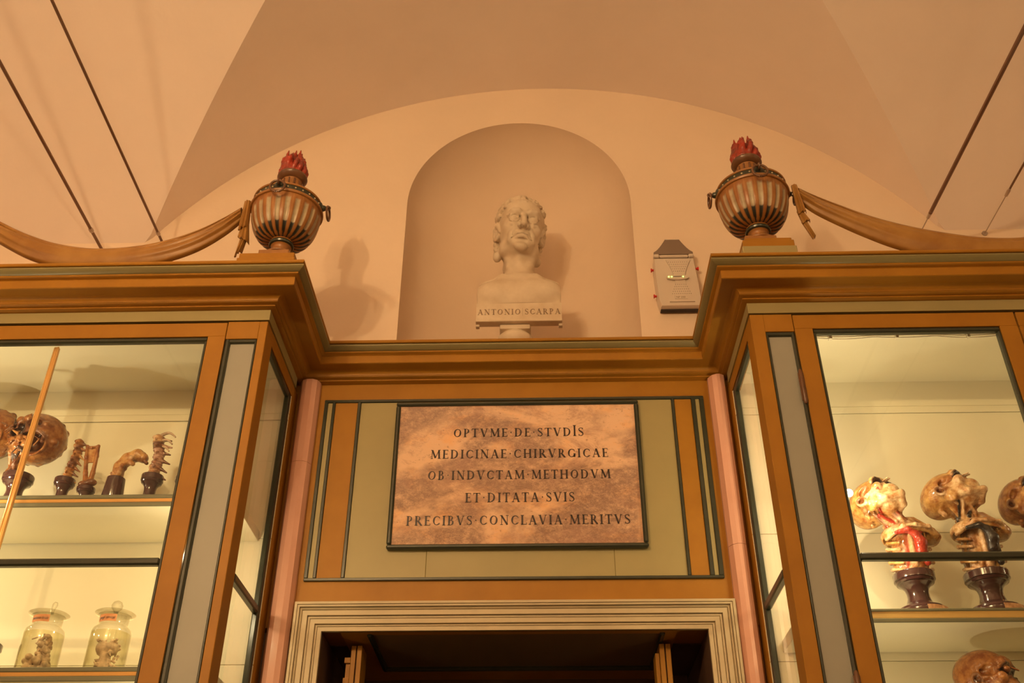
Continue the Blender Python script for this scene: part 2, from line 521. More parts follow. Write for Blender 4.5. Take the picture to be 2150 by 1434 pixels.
# upper back wall with the round-headed niche
NX, NZ, NR = -.068, 3.02, .498
ND = .46
mb = MB()
N = 64
outl = [(NX - NR, 1.9)] + [(NX - NR, 1.9 + (NZ - 1.9) * i / 8) for i in range(1, 8)]
outl += [(NX - NR * cos(pi * i / N), NZ + NR * sin(pi * i / N)) for i in range(N + 1)]
outl += [(NX + NR, NZ - (NZ - 1.9) * i / 8) for i in range(1, 9)]
def outer(p):
    dx, dz = p[0] - NX, p[1] - 2.6
    if abs(p[1] - 1.9) < 1e-6: return (math.copysign(SIDE, dx), 1.9)
    t = min(SIDE / max(abs(dx), 1e-6), (1.4 / dz if dz > 0 else 1e9), (-.7 / dz if dz < 0 else 1e9))
    return (NX + dx * t, 2.6 + dz * t)
vs = [(p[0], YW, p[1]) for p in outl]
ou = [outer(p) for p in outl]
vs += [(p[0], YW, p[1]) for p in ou]
n = len(outl)
mb.add(vs, [(i, i + 1, n + i + 1, n + i) for i in range(n - 1)])
wb = mb.build('wall_back', M['wall']); wb['kind'] = 'structure'
# the niche: half cylinder and quarter dome
mb = MB(); rows = []
K = 24
for i in range(K + 1):
    a = pi * i / K                        # 0 = left edge, pi = right edge
    x = NX - NR * cos(a); y = YW + ND * sin(a)
    col = [(x, y, 1.9 + (NZ - 1.9) * j / 10) for j in range(11)]
    for j in range(1, 33):
        t = pi / 2 * j / 32
        # sweep the front semicircle backwards: point on quarter sphere
        col.append((NX - NR * cos(a) * cos(t), YW + ND * sin(a) * cos(t), NZ + NR * sin(t)))
    rows.append(col)
R_ = len(rows[0])
mb.add([p for c in rows for p in c], [(i * R_ + j, (i + 1) * R_ + j, (i + 1) * R_ + j + 1, i * R_ + j + 1) for i in range(K) for j in range(R_ - 1)])
nb_ = mb.build('niche', M['wall'], wb, smooth=True, ang=60)

# vault: barrel over the room cut by the lunette vault
XC, ZC, RC = .03, 1.68, 2.07
YM, ZM, RM = 1.30, .897, 2.85
def zl(x): return ZC + sqrt(RC * RC - (x - XC) ** 2) if abs(x - XC) < RC - .02 else -9
def zm(y): return ZM + sqrt(max(RM * RM - (y - YM) ** 2, 0))
def ystar(x):
    z = zl(x)
    if z <= zm(YW): return YW
    v = RM * RM - (z - ZM) ** 2
    return YM + sqrt(v) if v > 0 else YM
xs = sorted(set([-SIDE + i * (SIDE - 1.8) / 16 for i in range(17)] + [XC - 1.83 + 3.66 * i / 120 for i in range(121)] + [1.87 + (SIDE - 1.87) * i / 16 for i in range(17)]))
A, B = 12, 26
for half, nm in ((1, 'ceiling'),):
    mb = MB(); vs = []; 
    for x in xs:
        ys = ystar(x); line = []
        for j in range(A + 1):
            y = YW + (ys - YW) * j / A; line.append((x, y, max(zl(x), zm(y)) if ys < YW else zm(YW)))
        for j in range(1, B + 1):
            y = ys + (YM - ys) * j / B; line.append((x, y, max(zm(y), zl(x) if ys <= YM + 1e-6 else -9)))
        for j in range(1, B + A + 1):
            p = line[B + A - j]; line.append((x, 2 * YM - p[1], p[2]))
        vs += line
    L_ = len(vs) // len(xs)
    mb.add(vs, [(i * L_ + j, (i + 1) * L_ + j, (i + 1) * L_ + j + 1, i * L_ + j + 1) for i in range(len(xs) - 1) for j in range(L_ - 1)])
    ce = mb.build(nm, M['ceil'], smooth=True, ang=9); ce['kind'] = 'structure'

# lower back wall round the doorway (door plane D0), passage behind
OX0, OX1, OZ = -.698, .536, 1.028
MB().box(-.90, OX0, D0, 3.78, FLOOR, OZ + .0).box(OX1, .72, D0, 3.78, FLOOR, OZ).build('wall_reveal', M['reveal'])['kind'] = 'structure'
mb = MB().box(-.90, .72, D0, 3.39, OZ + .016, 2.03)
mb.build('wall_door', M['orange'])['kind'] = 'structure'
mb = MB().box(-.90, .72, 3.39, 3.78, OZ + .012, 1.89).box(-SIDE, -.90, 3.42, 3.5, FLOOR, 1.9).box(.72, SIDE, 3.42, 3.5, FLOOR, 1.9)
mb.box(-.9, .72, 5.4, 5.5, FLOOR, OZ + .4).box(-1.0, -.9, 3.5, 5.5, FLOOR, OZ + .4).box(.72, .82, 3.5, 5.5, FLOOR, OZ + .4).box(-.9, .72, 3.78, 5.5, OZ + .3, OZ + .4)
mb.build('wall_passage', M['reveal'])['kind'] = 'structure'

# ------------------------------------------------------------------ cornice (runs round fronts, returns and bay)
def cornice_path(o):
    return [(-SIDE, D1 - o), (XL + o, D1 - o), (XL + o, D0 - o), (XR - o, D0 - o), (XR - o, D1 - o), (SIDE, D1 - o)]
def cornice_strip(prof):
    mb = MB((0, D0, 2.0)); n = len(prof); vs = []
    for (o, z) in prof: vs += [(x, y, z) for x, y in cornice_path(o)]
    mb.add(vs, [(j * 6 + i, j * 6 + i + 1, (j + 1) * 6 + i + 1, (j + 1) * 6 + i) for j in range(n - 1) for i in range(5)])
    return mb
cor = empty('trim_1', (0, D0, 2.0)); cor['kind'] = 'structure'
def cpart(name, prof, m, sm=True):
    mb = cornice_strip(prof); return mb.build(name, m, cor, smooth=sm, ang=30)
ov = [(.128 - .024 * (1 - sin(pi * (1 - t))) if False else .108 + .020 * sin(pi * (.15 + .85 * t)), 2.0605 - .0245 * t) for t in [i / 8 for i in range(9)]]
cpart('top_board', [(.100, ZT), (.124, ZT), (.127, ZT - .003), (.127, ZT - .010), (.124, ZT - .013), (.104, ZT - .013)], M['orange'])
cpart('roll_moulding', [(.100, 2.0605)] + ov + [(.100, 2.036)], M['roll'])
cpart('fillet', [(.090, 2.036), (.107, 2.036), (.107, 2.0315), (.104, 2.029), (.097, 2.027), (.094, 2.024)], M['orange'])
cpart('fascia', [(.094, 2.024), (.096, 2.022), (.096, 1.9935), (.093, 1.9915), (.060, 1.9915), (.050, 1.993)], M['orange'])
cv = [(.050 - .020 * sin(t * pi / 2), 1.993 - .014 * (1 - cos(t * pi / 2))) for t in [i / 6 for i in range(7)]]
cpart('cove', cv + [(.031, 1.978), (.031, 1.9765)], M['orange'])
cy_ = [(.030 - .012 * t + .004 * sin(2 * pi * t), 1.9765 - .011 * t) for t in [i / 8 for i in range(9)]]
cpart('cyma', cy_ + [(.021, 1.965), (.021, 1.9615), (.012, 1.9585), (.000, 1.957)], M['orange'])
mb = MB((0, D0, 2.0)); zt_ = ZT - .0012
mb.box(-SIDE, XL + .11, D1 - .11, YW - .002, ZT - .012, zt_).box(XR - .11, SIDE, D1 - .11, YW - .002, ZT - .012, zt_).box(XL + .11, XR - .11, D0 - .11, YW + .40, ZT - .012, zt_)
mb.build('ledge_board', M['orange'], cor)

# ------------------------------------------------------------------ over-door panel
pn = empty('overdoor_panel', (0, D0, 1.5))
tag(pn, 'painted wooden panel above the doorway, sage field with striped ochre borders', 'wall panel')
def pb(name, m, x0, x1, z0, z1, dep, b=.0015, y=D0):
    return MB((0, D0, 1.5)).box(x0, x1, y - dep, y - .0003, z0, z1, b).build(name, m, pn)
pb('board', M['sage'], -.643, -.375, 1.207, 1.877, .004)
pb('board', M['sage'], -.3745, .252, 1.207, 1.877, .004)
pb('board', M['sage'], .2525, .490, 1.207, 1.877, .004)
for x0, x1, m, nm in ((-.777, -.765, 'green', 'moulding'), (-.765, -.747, 'sage', 'stripe'), (-.747, -.737, 'green', 'moulding'), (-.737, -.654, 'orange', 'stripe'),
                      (-.654, -.643, 'green', 'moulding'), (.490, .500, 'green', 'moulding'), (.500, .562, 'orange', 'stripe'), (.562, .576, 'green', 'moulding'),
                      (.576, .592, 'sage', 'stripe'), (.592, .607, 'green', 'moulding')):
    pb(nm, M[m], x0, x1, 1.207, 1.877, .010 if m == 'green' else .005)
pb('moulding', M['green'], -.777, .607, 1.877, 1.888, .010)
pb('moulding', M['green'], -.777, .607, 1.197, 1.207, .010)

# ------------------------------------------------------------------ roman lettering
def arc(cx, cy, rx, ry, a0, a1): return ('a', cx, cy, rx, ry, a0, a1)
TH, TN = .165, .070
G = {
 'O': (.86, [arc(.43, .5, .37, .475, 0, 360)]),
 'C': (.78, [arc(.44, .5, .38, .475, 48, 312), ('l', .70, .86, .70, .70, .05), ('l', .70, .14, .71, .26, .05)]),
 'G': (.82, [arc(.44, .5, .38, .475, 48, 325), ('l', .70, .86, .70, .70, .05), ('l', .70, .05, .70, .42, TH), ('s', .70, .42, .24)]),
 'I': (.34, [('l', .17, 0, .17, 1, TH), ('s', .17, 0, .30), ('s', .17, 1, .30)]),
 'T': (.70, [('l', .35, 0, .35, 1, TH), ('s', .35, 0, .30), ('l', .03, .97, .67, .97, .055), ('l', .04, .80, .04, 1, .05), ('l', .66, .80, .66, 1, .05)]),
 'E': (.62, [('l', .17, 0, .17, 1, TH), ('l', .03, .975, .54, .975, .05), ('l', .03, .025, .57, .025, .05), ('l', .17, .52, .46, .52, .05), ('l', .54, .82, .54, 1, .045), ('l', .57, 0, .57, .20, .045), ('l', .46, .42, .46, .62, .04)]),
 'L': (.60, [('l', .17, 0, .17, 1, TH), ('s', .17, 1, .30), ('l', .03, .025, .56, .025, .05), ('l', .56, 0, .56, .22, .045)]),
 'P': (.64, [('l', .17, 0, .17, 1, TH), ('s', .17, 0, .30), ('l', .03, .975, .34, .975, .05), ('l', .17, .455, .34, .455, .05), arc(.33, .715, .24, .26, -90, 90)]),
 'R': (.76, [('l', .17, 0, .17, 1, TH), ('s', .17, 0, .30), ('l', .03, .975, .34, .975, .05), ('l', .17, .475, .34, .475, .05), arc(.33, .725, .23, .25, -90, 90), ('l', .36, .47, .66, .02, TH), ('l', .6, .025, .76, .025, .045)]),
 'B': (.68, [('l', .17, 0, .17, 1, TH), ('l', .03, .975, .34, .975, .05), ('l', .17, .53, .36, .53, .05), ('l', .03, .025, .36, .025, .05), arc(.33, .755, .20, .22, -90, 90), arc(.36, .275, .24, .25, -90, 90)]),
 'D': (.84, [('l', .17, 0, .17, 1, TH), ('l', .03, .975, .36, .975, .05), ('l', .03, .025, .36, .025, .05), arc(.35, .5, .40, .475, -90, 90)]),
 'H': (.86, [('l', .17, 0, .17, 1, TH), ('l', .69, 0, .69, 1, TH), ('l', .17, .51, .69, .51, .05)] + [('s', x, y, .29) for x in (.17, .69) for y in (0, 1)]),
 'N': (.86, [('l', .16, 0, .16, 1, .055), ('l', .70, 0, .70, 1, .055), ('l', .15, .98, .70, .02, TH), ('s', .16, 0, .26), ('s', .12, 1, .22), ('s', .70, 1, .26)]),
 'M': (1.02, [('l', .15, 0, .19, 1, .055), ('l', .83, 1, .88, 0, TH), ('l', .19, .98, .50, .08, TH), ('l', .50, .08, .83, .98, .055), ('s', .15, 0, .25), ('s', .88, 0, .29), ('s', .14, 1, .18), ('s', .88, 1, .18)]),
 'V': (.80, [('l', .13, 1, .41, .02, TH), ('l', .41, .02, .68, 1, .055), ('s', .12, 1, .28), ('s', .68, 1, .24)]),
 'A': (.80, [('l', .12, 0, .39, .98, .055), ('l', .39, .98, .67, 0, TH), ('l', .22, .34, .57, .34, .05), ('s', .12, 0, .24), ('s', .68, 0, .28)]),
 'S': (.58, [('p', [(.47, .78), (.44, .90), (.34, .965), (.24, .965), (.14, .90), (.10, .80), (.12, .69), (.21, .59), (.33, .50), (.44, .40), (.49, .28), (.47, .15), (.38, .06), (.27, .03), (.16, .07), (.09, .20)], [.04, .05, .06, .05, .07, .09, .11, .14, .15, .14, .11, .09, .07, .055, .05, .04]), ('l', .475, .76, .475, .97, .045), ('l', .085, .03, .085, .24, .045)]),
 '.': (.34, [('p', [(.17, .42), (.17, .50), (.17, .58)], [.02, .14, .02])]),
 ' ': (.30, []), '|': (.25, [('l', .12, -.2, .12, 1.15, .025)]),
}
def glyph_quads(ch):
    wd, st = G[ch]; Q = []
    def seg(p, q, w0, w1):
        d = np.array(q) - np.array(p); L = np.hypot(*d)
        if L < 1e-6: return
        nrm = np.array([-d[1], d[0]]) / L
        Q.append([tuple(np.array(p) + nrm * w0 / 2), tuple(np.array(p) - nrm * w0 / 2), tuple(np.array(q) - nrm * w1 / 2), tuple(np.array(q) + nrm * w1 / 2)])
    for s in st:
        if s[0] == 'l': seg((s[1], s[2]), (s[3], s[4]), s[5], s[5])
        elif s[0] == 's':
            x, y, L = s[1:]; y = min(max(y, .022), .978); seg((x - L / 2, y), (x + L / 2, y), .044, .044)
        elif s[0] == 'p':
            for i in range(len(s[1]) - 1): seg(s[1][i], s[1][i + 1], s[2][i], s[2][i + 1])
        else:
            _, cx, cy, rx, ry, a0, a1 = s; n = max(6, int(abs(a1 - a0) / 12)); prev = None
            for i in range(n + 1):
                a = radians(a0 + (a1 - a0) * i / n); wv = TN + (TH - TN) * abs(cos(a + .22)) ** 1.6
                co, ro = (rx, ry)
                po = (cx + (rx) * cos(a), cy + (ry) * sin(a)); pi_ = (cx + (rx - wv) * cos(a), cy + (ry - wv * .8) * sin(a))
                if prev: Q.append([prev[0], prev[1], pi_, po])
                prev = (po, pi_)
    return wd, Q
def lettering(name, text, x0, x1, zb, h, y, m, parent, org, depth=.0012, tall=(), skew=0.0):
    W = sum(G[c][0] for c in text) + .16 * (len(text) - 1)
    kx = (x1 - x0) / W; cx = x0; mb = MB(org)
    for i, c in enumerate(text):
        wd, Q = glyph_quads(c); kh = h * (1.28 if i in tall else 1)
        zz = zb + skew * (cx - x0)
        for q in Q:
            pts = [(cx + p[0] * kx, zz + p[1] * kh) for p in q]
            mb.prism(pts, 'y', y - depth, y)
        cx += (wd + .16) * kx
    return mb.build(name, m, parent)

# ------------------------------------------------------------------ marble plaque
pq = empty('marble_plaque', (-.07, D0, 1.583))
tag(pq, 'veined pink marble tablet with five lines of black Roman capitals in a dark green frame', 'plaque')
PO = (-.07, D0, 1.583)
FX0, FX1, FZ0, FZ1 = -.509, .367, 1.300, 1.866
MB(PO).box(FX0 + .014, FX1 - .014, D0 - .018, D0 - .0045, FZ0 + .014, FZ1 - .014).build('slab', M['marble'], pq)
for a in ((FX0, FX1, FZ1 - .016, FZ1), (FX0, FX1, FZ0, FZ0 + .016), (FX0, FX0 + .016, FZ0 + .016, FZ1 - .016), (FX1 - .016, FX1, FZ0 + .016, FZ1 - .016)):
    MB(PO).box(a[0], a[1], D0 - .028, D0 - .0045, a[2], a[3], .005).build('frame_moulding', M['green'], pq)
for text, x0, x1, zb, h, tall in (('OPTVME.DE.STVDIS', -.299, .167, 1.7225, .0335, (14,)), ('MEDICINAE.CHIRVRGICAE', -.377, .250, 1.6375, .034, ()),
                                  ('OB.INDVCTAM.METHODVM', -.383, .254, 1.5555, .034, ()), ('ET.DITATA.SVIS', -.250, .127, 1.4690, .035, ()),
                                  ('PRECIBVS.CONCLAVIA.MERITVS', -.448, .312, 1.3855, .0345, ())):
    lettering('inscription', text, x0, x1, zb, h, D0 - .018, M['letter'], pq, PO, tall=tall)

# ------------------------------------------------------------------ door casing, soffit and leaves
dc = empty('door_1', (-.08, D0, OZ)); dc['kind'] = 'structure'
DO = (-.08, D0, OZ)
prof = [(0, 0), (0, .030), (.008, .030), (.010, .024), (.016, .023), (.018, .030), (.034, .031), (.036, .025), (.041, .022), (.043, .018), (.060, .019), (.062, .012), (.069, .010), (.071, .016), (.088, .018), (.092, .014), (.092, 0)]
prof = [(.092 - d, p) for d, p in prof][::-1]      # d from the opening outwards
prof = [(0, 0), (0, .014), (.012, .015), (.0125, .009), (.015, .009), (.0155, .013), (.0195, .014), (.020, .009), (.0225, .009), (.023, .019), (.037, .020), (.0375, .014), (.040, .014), (.0405, .018), (.0455, .019), (.046, .014),
        (.048, .014), (.0485, .025), (.063, .026), (.0635, .020), (.066, .020), (.067, .025), (.071, .028), (.0715, .023), (.074, .023), (.0745, .033), (.080, .034), (.0805, .030), (.082, .030), (.0825, .035), (.090, .035), (.092, .031), (.092, 0)]
mb = MB(DO); vs = []
for d, p in prof:
    y = D0 - p
    vs += [(OX0 - d, y, FLOOR), (OX0 - d, y, OZ + d), (OX1 + d, y, OZ + d), (OX1 + d, y, FLOOR)]
mb.add(vs, [(j * 4 + i, j * 4 + i + 1, j * 4 + 5 + i, j * 4 + 4 + i) for j in range(len(prof) - 1) for i in range(3)])
mb.build('casing', M['casing'], dc)
MB(DO).box(-.64, .44, D0 - .005, 3.23, OZ, OZ + .015).box(-.64, .44, 3.61, 3.76, OZ + .002, OZ + .014).box(-.64, -.545, 3.2, 3.76, OZ + .001, OZ + .012).box(.395, .44, 3.2, 3.76, OZ + .001, OZ + .012).build('soffit_frame', M['orange'], dc)
MB(DO).box(-.54, .39, 3.22, 3.62, OZ + .004, OZ + .014).build('soffit_panel', M['soffit'], dc)
for a in ((-.556, -.540, 3.22, 3.62), (.386, .402, 3.22, 3.62)):
    MB(DO).box(a[0], a[1], a[2], a[3], OZ - .008, OZ + .01, .004).build('soffit_moulding', M['green'], dc)
MB(DO).box(-.556, .402, 3.60, 3.622, OZ - .008, OZ + .01, .004).build('soffit_moulding', M['green'], dc)
MB(DO).box(OX0, OX1, 3.76, 3.80, OZ - .045, OZ + .02).build('inner_lintel', M['reveal'], dc)
for nm, x0, x1, s_, lab in (('door_leaf', -.617, -.582, -1, 'ochre folded door leaf standing open at the left of the doorway, with stepped hinge side'),
                            ('door_leaf', .389, .425, 1, 'ochre folded door leaf standing open at the right of the doorway')):
    lf = empty(nm, ((x0 + x1) / 2, 3.3, FLOOR)); tag(lf, lab, 'door leaf')
    LO = ((x0 + x1) / 2, 3.3, FLOOR)
    w_ = x1 - x0
    MB(LO).box(x0, x0 + w_ * .44, 3.300, 3.40, FLOOR + .01, OZ - .012, .001).build('stile', M['orange'], lf)
    MB(LO).box(x0 + w_ * .56, x1, 3.300, 3.40, FLOOR + .01, OZ - .012, .001).build('stile', M['orange'], lf)
    MB(LO).box(x0 + w_ * .40, x0 + w_ * .60, 3.312, 3.40, FLOOR + .01, OZ - .020, .001).build('core', M['reveal'], lf)
    if s_ < 0:
        MB(LO).box(x0 - .016, x0 - .001, 3.31, 3.38, FLOOR + .01, OZ - .050, .001).build('back_leaf', M['orange'], lf)
        for z in (OZ - .050, OZ - .115, OZ - .20):
            MB(LO).box(x0 - .020, x0 - .0005, 3.302, 3.316, z - .018, z, .001).build('hinge', M['orange'], lf)
    else:
        MB(LO).box(x0 - .014, x0 - .001, 3.31, 3.38, FLOOR + .01, OZ - .040, .001).build('back_leaf', M['orange'], lf)

# ------------------------------------------------------------------ pink corner columns
for x0, x1, lab in ((-.8765, -.797, 'glossy pink faceted pilaster in the corner left of the marble plaque'), (.6255, .6945, 'glossy pink faceted pilaster in the corner right of the marble plaque')):
    xm = (x0 + x1) / 2; org = (xm, D0, FLOOR)
    poly = [(x0 + .004, D0 + .001), (x0 + .004, D0 - .018), (x0 + .016, D0 - .040), (x0 + .032, D0 - .049), (x1 - .026, D0 - .049), (x1 - .010, D0 - .040), (x1 - .001, D0 - .018), (x1 - .001, D0 + .001)]
    c = empty('pilaster', org); tag(c, lab, 'pilaster')
    zs = [FLOOR, .2, 1.62 if x0 < 0 else 1.3, 1.957]
    for a, b in zip(zs[:-1], zs[1:]):
        MB(org).prism(poly, 'z', a + .0006, b - .0006).build('shaft_section', M['pink'], c)

# ------------------------------------------------------------------ display cases
def case(side, door_edges, P, label):
    """side -1: left case, +1: right case; all x values are world values"""
    s = -side                              # direction from the case towards the bay
    X0 = XL if side < 0 else XR
    org = (X0 + side * .5, D1, FLOOR)
    root = empty('display_cabinet', org); tag(root, label, 'display cabinet', kind=None)
    def B(name, m, *a, b=.0015, parent=root): return MB(org).box(*a, b=b).build(name, m, parent)
    xe = side * 3.2                        # far end of this case, off picture
    pi_, po_, pd = P                        # inner/outer edge of the pilaster panel, door edge
    ZB = -.10
    # frieze
    B('frieze', M['sage'], X0 - side * .004, xe, D1 - .004, D1 + .03, ZF + .003, 1.957, b=0)
    B('frieze', M['sage'], X0 - side * .004, X0 + side * .03, D1 + .0302, D0 - .0505, ZF + .003, 1.957, b=0)
    # corner post (front strip + side stile)
    B('corner_post', M['orange'], X0, pi_ , D1, D1 + .080, ZB, ZF)
    B('side_top_rail', M['orange'], X0, X0 + side * .03, D1 + .080, D0 - .07, 1.868, ZF + .002)
    B('side_back_stile', M['orange'], X0, X0 + side * .03, D0 - .070, D0 + .01, ZB, ZF + .002)
    B('side_moulding', M['green'], X0 + side * .003, X0 + side * .022, D1 + .080, D0 - .100, 1.850, 1.868, b=.004)
    B('side_moulding', M['green'], X0 + side * .003, X0 + side * .022, D0 - .100, D0 - .070, ZB, 1.868, b=.004)
    B('side_moulding', M['green'], X0 + side * .003, X0 + side * .022, D1 + .070, D1 + .092, ZB, 1.868, b=.004)
    B('side_glazing_bar', M['green'], X0 + side * .002, X0 + side * .024, D1 + .092, D0 - .100, 1.058, 1.082, b=.004)
    B('side_glass', M['glass'], X0 + side * .012, X0 + side * .015, D1 + .085, D0 - .09, ZB, 1.860, b=0)
    # pilaster strip between post and door
    B('pilaster_head', M['orange'], pi_, pd, D1, D1 + .03, 1.846, ZF)
    B('pilaster_panel', M['grey'], pi_ + side * .004, po_ + side * .001, D1 + .009, D1 + .02, ZB, 1.834)
    B('pilaster_moulding', M['green'], pi_, pi_ + side * .008, D1 + .001, D1 + .02, ZB, 1.846, b=.003)
    B('pilaster_moulding', M['green'], po_, pd, D1 - .002, D1 + .02, ZB, 1.846, b=.005)
    B('pilaster_moulding', M['green'], pi_, pd, D1 + .001, D1 + .02, 1.830, 1.846, b=.004)
    B('lower_front', M['orange'], X0, xe, D1 - .02, D1 + .02, FLOOR, ZB)
    B('lower_side', M['orange'], X0, X0 + side * .03, D1, D0 + .01, FLOOR, ZB)
    # doors
    for (a, b_, mz, rail) in door_edges:   # a near the bay, b_ away
        dr = empty('door', (0, 0, 0)); dr.parent = root
        def Dd(name, m, *q, b=.0015): return B(name, m, *q, b=b, parent=dr)
        st = .058
        Dd('top_rail', M['orange'], a + side * .001, b_ - side * .001, D1 - .001, D1 + .028, 1.856, ZF - .004)
        Dd('stile', M['orange'], a + side * .001, a + side * st, D1 - .001, D1 + .028, ZB, 1.856, b=.0008)
        Dd('stile', M['orange'], b_ - side * st, b_ - side * .001, D1 - .001, D1 + .028, ZB, 1.856, b=.0008)
        Dd('moulding', M['green'], a + side * st, b_ - side * st, D1 + .002, D1 + .024, 1.840, 1.856, b=.004)
        Dd('moulding', M['green'], a + side * st, a + side * (st + .010), D1 + .002, D1 + .024, ZB, 1.840, b=.003)
        Dd('moulding', M['green'], b_ - side * (st + .010), b_ - side * st, D1 + .002, D1 + .024, ZB, 1.840, b=.003)
        Dd('glazing_bar', M['green'], a + side * (st + .008), b_ - side * (st + .008), D1 - .002, D1 + .022, mz - .011, mz + .011, b=.005)
        Dd('glass_pane', M['glass'], a + side * (st + .003), b_ - side * (st + .003), D1 + .010, D1 + .013, ZB, 1.846, b=0)
    # inside
    for (z0, z1) in ((-.10, .40), (.40, .905), (.905, 1.32), (1.32, 1.768), (1.768, 1.795), (1.795, 1.905)):
        B('back_board', M['inside'], X0 + side * .002, xe, D0 - .075 - (.003 if z1 == 1.795 else 0), D0 - .055, z0 + .0008, z1 - .0008, b=.0012)
    B('inner_top', M['inside'], X0 + side * .03, xe, D1 + .03, D0 - .07, 1.897, 1.91, b=0)
    B('case_bottom', M['inside'], X0 + side * .03, xe, D1 + .03, D0 - .07, -.10, -.08, b=0)
    B('end_wall', M['inside'], xe, xe + side * .02, D1, D0, -.10, 1.91, b=0)
    return root, org, B

def shelf(root, org, xa, xb, zt, lab=None, g0=.012, g1=.024, gm='gold'):
    sh = empty('shelf'); sh.parent = root
    if lab: sh['label'] = lab
    y0, y1 = 2.83, D0 - .08
    MB(org).box(xa, xb, y0 + .004, y1, zt - .036, zt, .001).build('board', M['inside'], sh)
    MB(org).box(xa, xb, y0 - .002, y0 + .0038, zt - g0, zt + .001, .002).build('edge_band', M['edge'], sh)
    MB(org).box(xa, xb, y0 + .000, y0 + .0038, zt - g1, zt - g0 - .0002, .001).build('edge_band', M[gm], sh)
    MB(org).box(xa, xb, y0 - .002, y0 + .0038, zt - .039, zt - g1 - .0002, .002).build('edge_band', M['edge'], sh)
    return sh

rootL, orgL, BL = case(-1, [(-1.016, -2.155, 1.083, 0), (-2.158, -3.19, 1.083, 0)], (-.910, -.998, -1.015),
                       'tall ochre and green glazed case left of the door, brown skulls above glass jars inside')
rootR, orgR, BR = case(1, [(.837, 1.552, 1.081, 0), (1.556, 2.9, 1.081, 0)], (.743, .825, .836),
                       'tall ochre and green glazed case right of the door, anatomical head models inside')
shelf(rootL, orgL, -.925, -3.18, 1.343); shelf(rootL, orgL, -.925, -3.18, .815)
for z_ in (.966, .52): shelf(rootR, orgR, .745, 3.18, z_, g0=.007, g1=.027, gm='yellow')
# vertical gilt upright inside the left case
MB(orgL).tube([(-1.585, D1 + .036, -.05), (-1.585, D1 + .036, 1.84)], .0098, 12).tube([(-1.577, D1 + .028, -.05), (-1.577, D1 + .028, 1.84)], .0035, 8).build('upright_bead', M['gold'], rootL, smooth=True)
# hinges on the right-hand case
for z in (1.635, .70):
    MB(orgR).tube([(.829, D1 - .006, z - .062), (.829, D1 - .006, z - .056), (.829, D1 - .006, z + .056), (.829, D1 - .006, z + .062)], [.003, .0065, .0065, .003], 10).box(.820, .838, D1 - .006, D1 - .001, z - .05, z + .05, .001).build('hinge', M['urn_dark'], rootR, smooth=True)
# flex clipped along the inside of the right-hand case
pts = []
for i in range(41):
    t = i / 40; x = .90 + .60 * t; pts.append((x, D1 + .04, 1.847 - .006 * abs(sin(pi * t * 3.0)) - .002 * sin(9 * t)))
pts.append((1.505, D1 + .045, 1.82))
pts2 = [(x, y + .004, z + .008 + .004 * abs(sin(pi * (x - .9) / .6 * 3))) for x, y, z in pts[:-1]]
MB(orgR).tube(pts, .0024, 6).tube(pts2, .0022, 6).build('lamp_flex', M['white_cable'], rootR, smooth=True)
for x in (.955, 1.17, 1.40):
    MB(orgR).box(x, x + .010, D1 + .034, D1 + .05, 1.839, 1.862, .001).build('flex_clip', M['white_cable'], rootR)
# halogen capsule lamp beside the first specimen, on a little bracket
lr = empty('case_spotlight', (.950, 2.85, 1.335)); tag(lr, 'small glaring halogen bulb just behind the left door stile of the right case', 'lamp')
MB((.950, 2.85, 1.335)).ball((.950, 2.85, 1.335), .012, 16).build('bulb', M['bulb'], lr, smooth=True)
MB((.950, 2.85, 1.335)).tube([(.925, 2.85, 1.335), (.944, 2.85, 1.335)], .008, 12).box(.82, .928, 2.846, 2.854, 1.331, 1.339).build('bracket', M['steel'], lr, smooth=True)

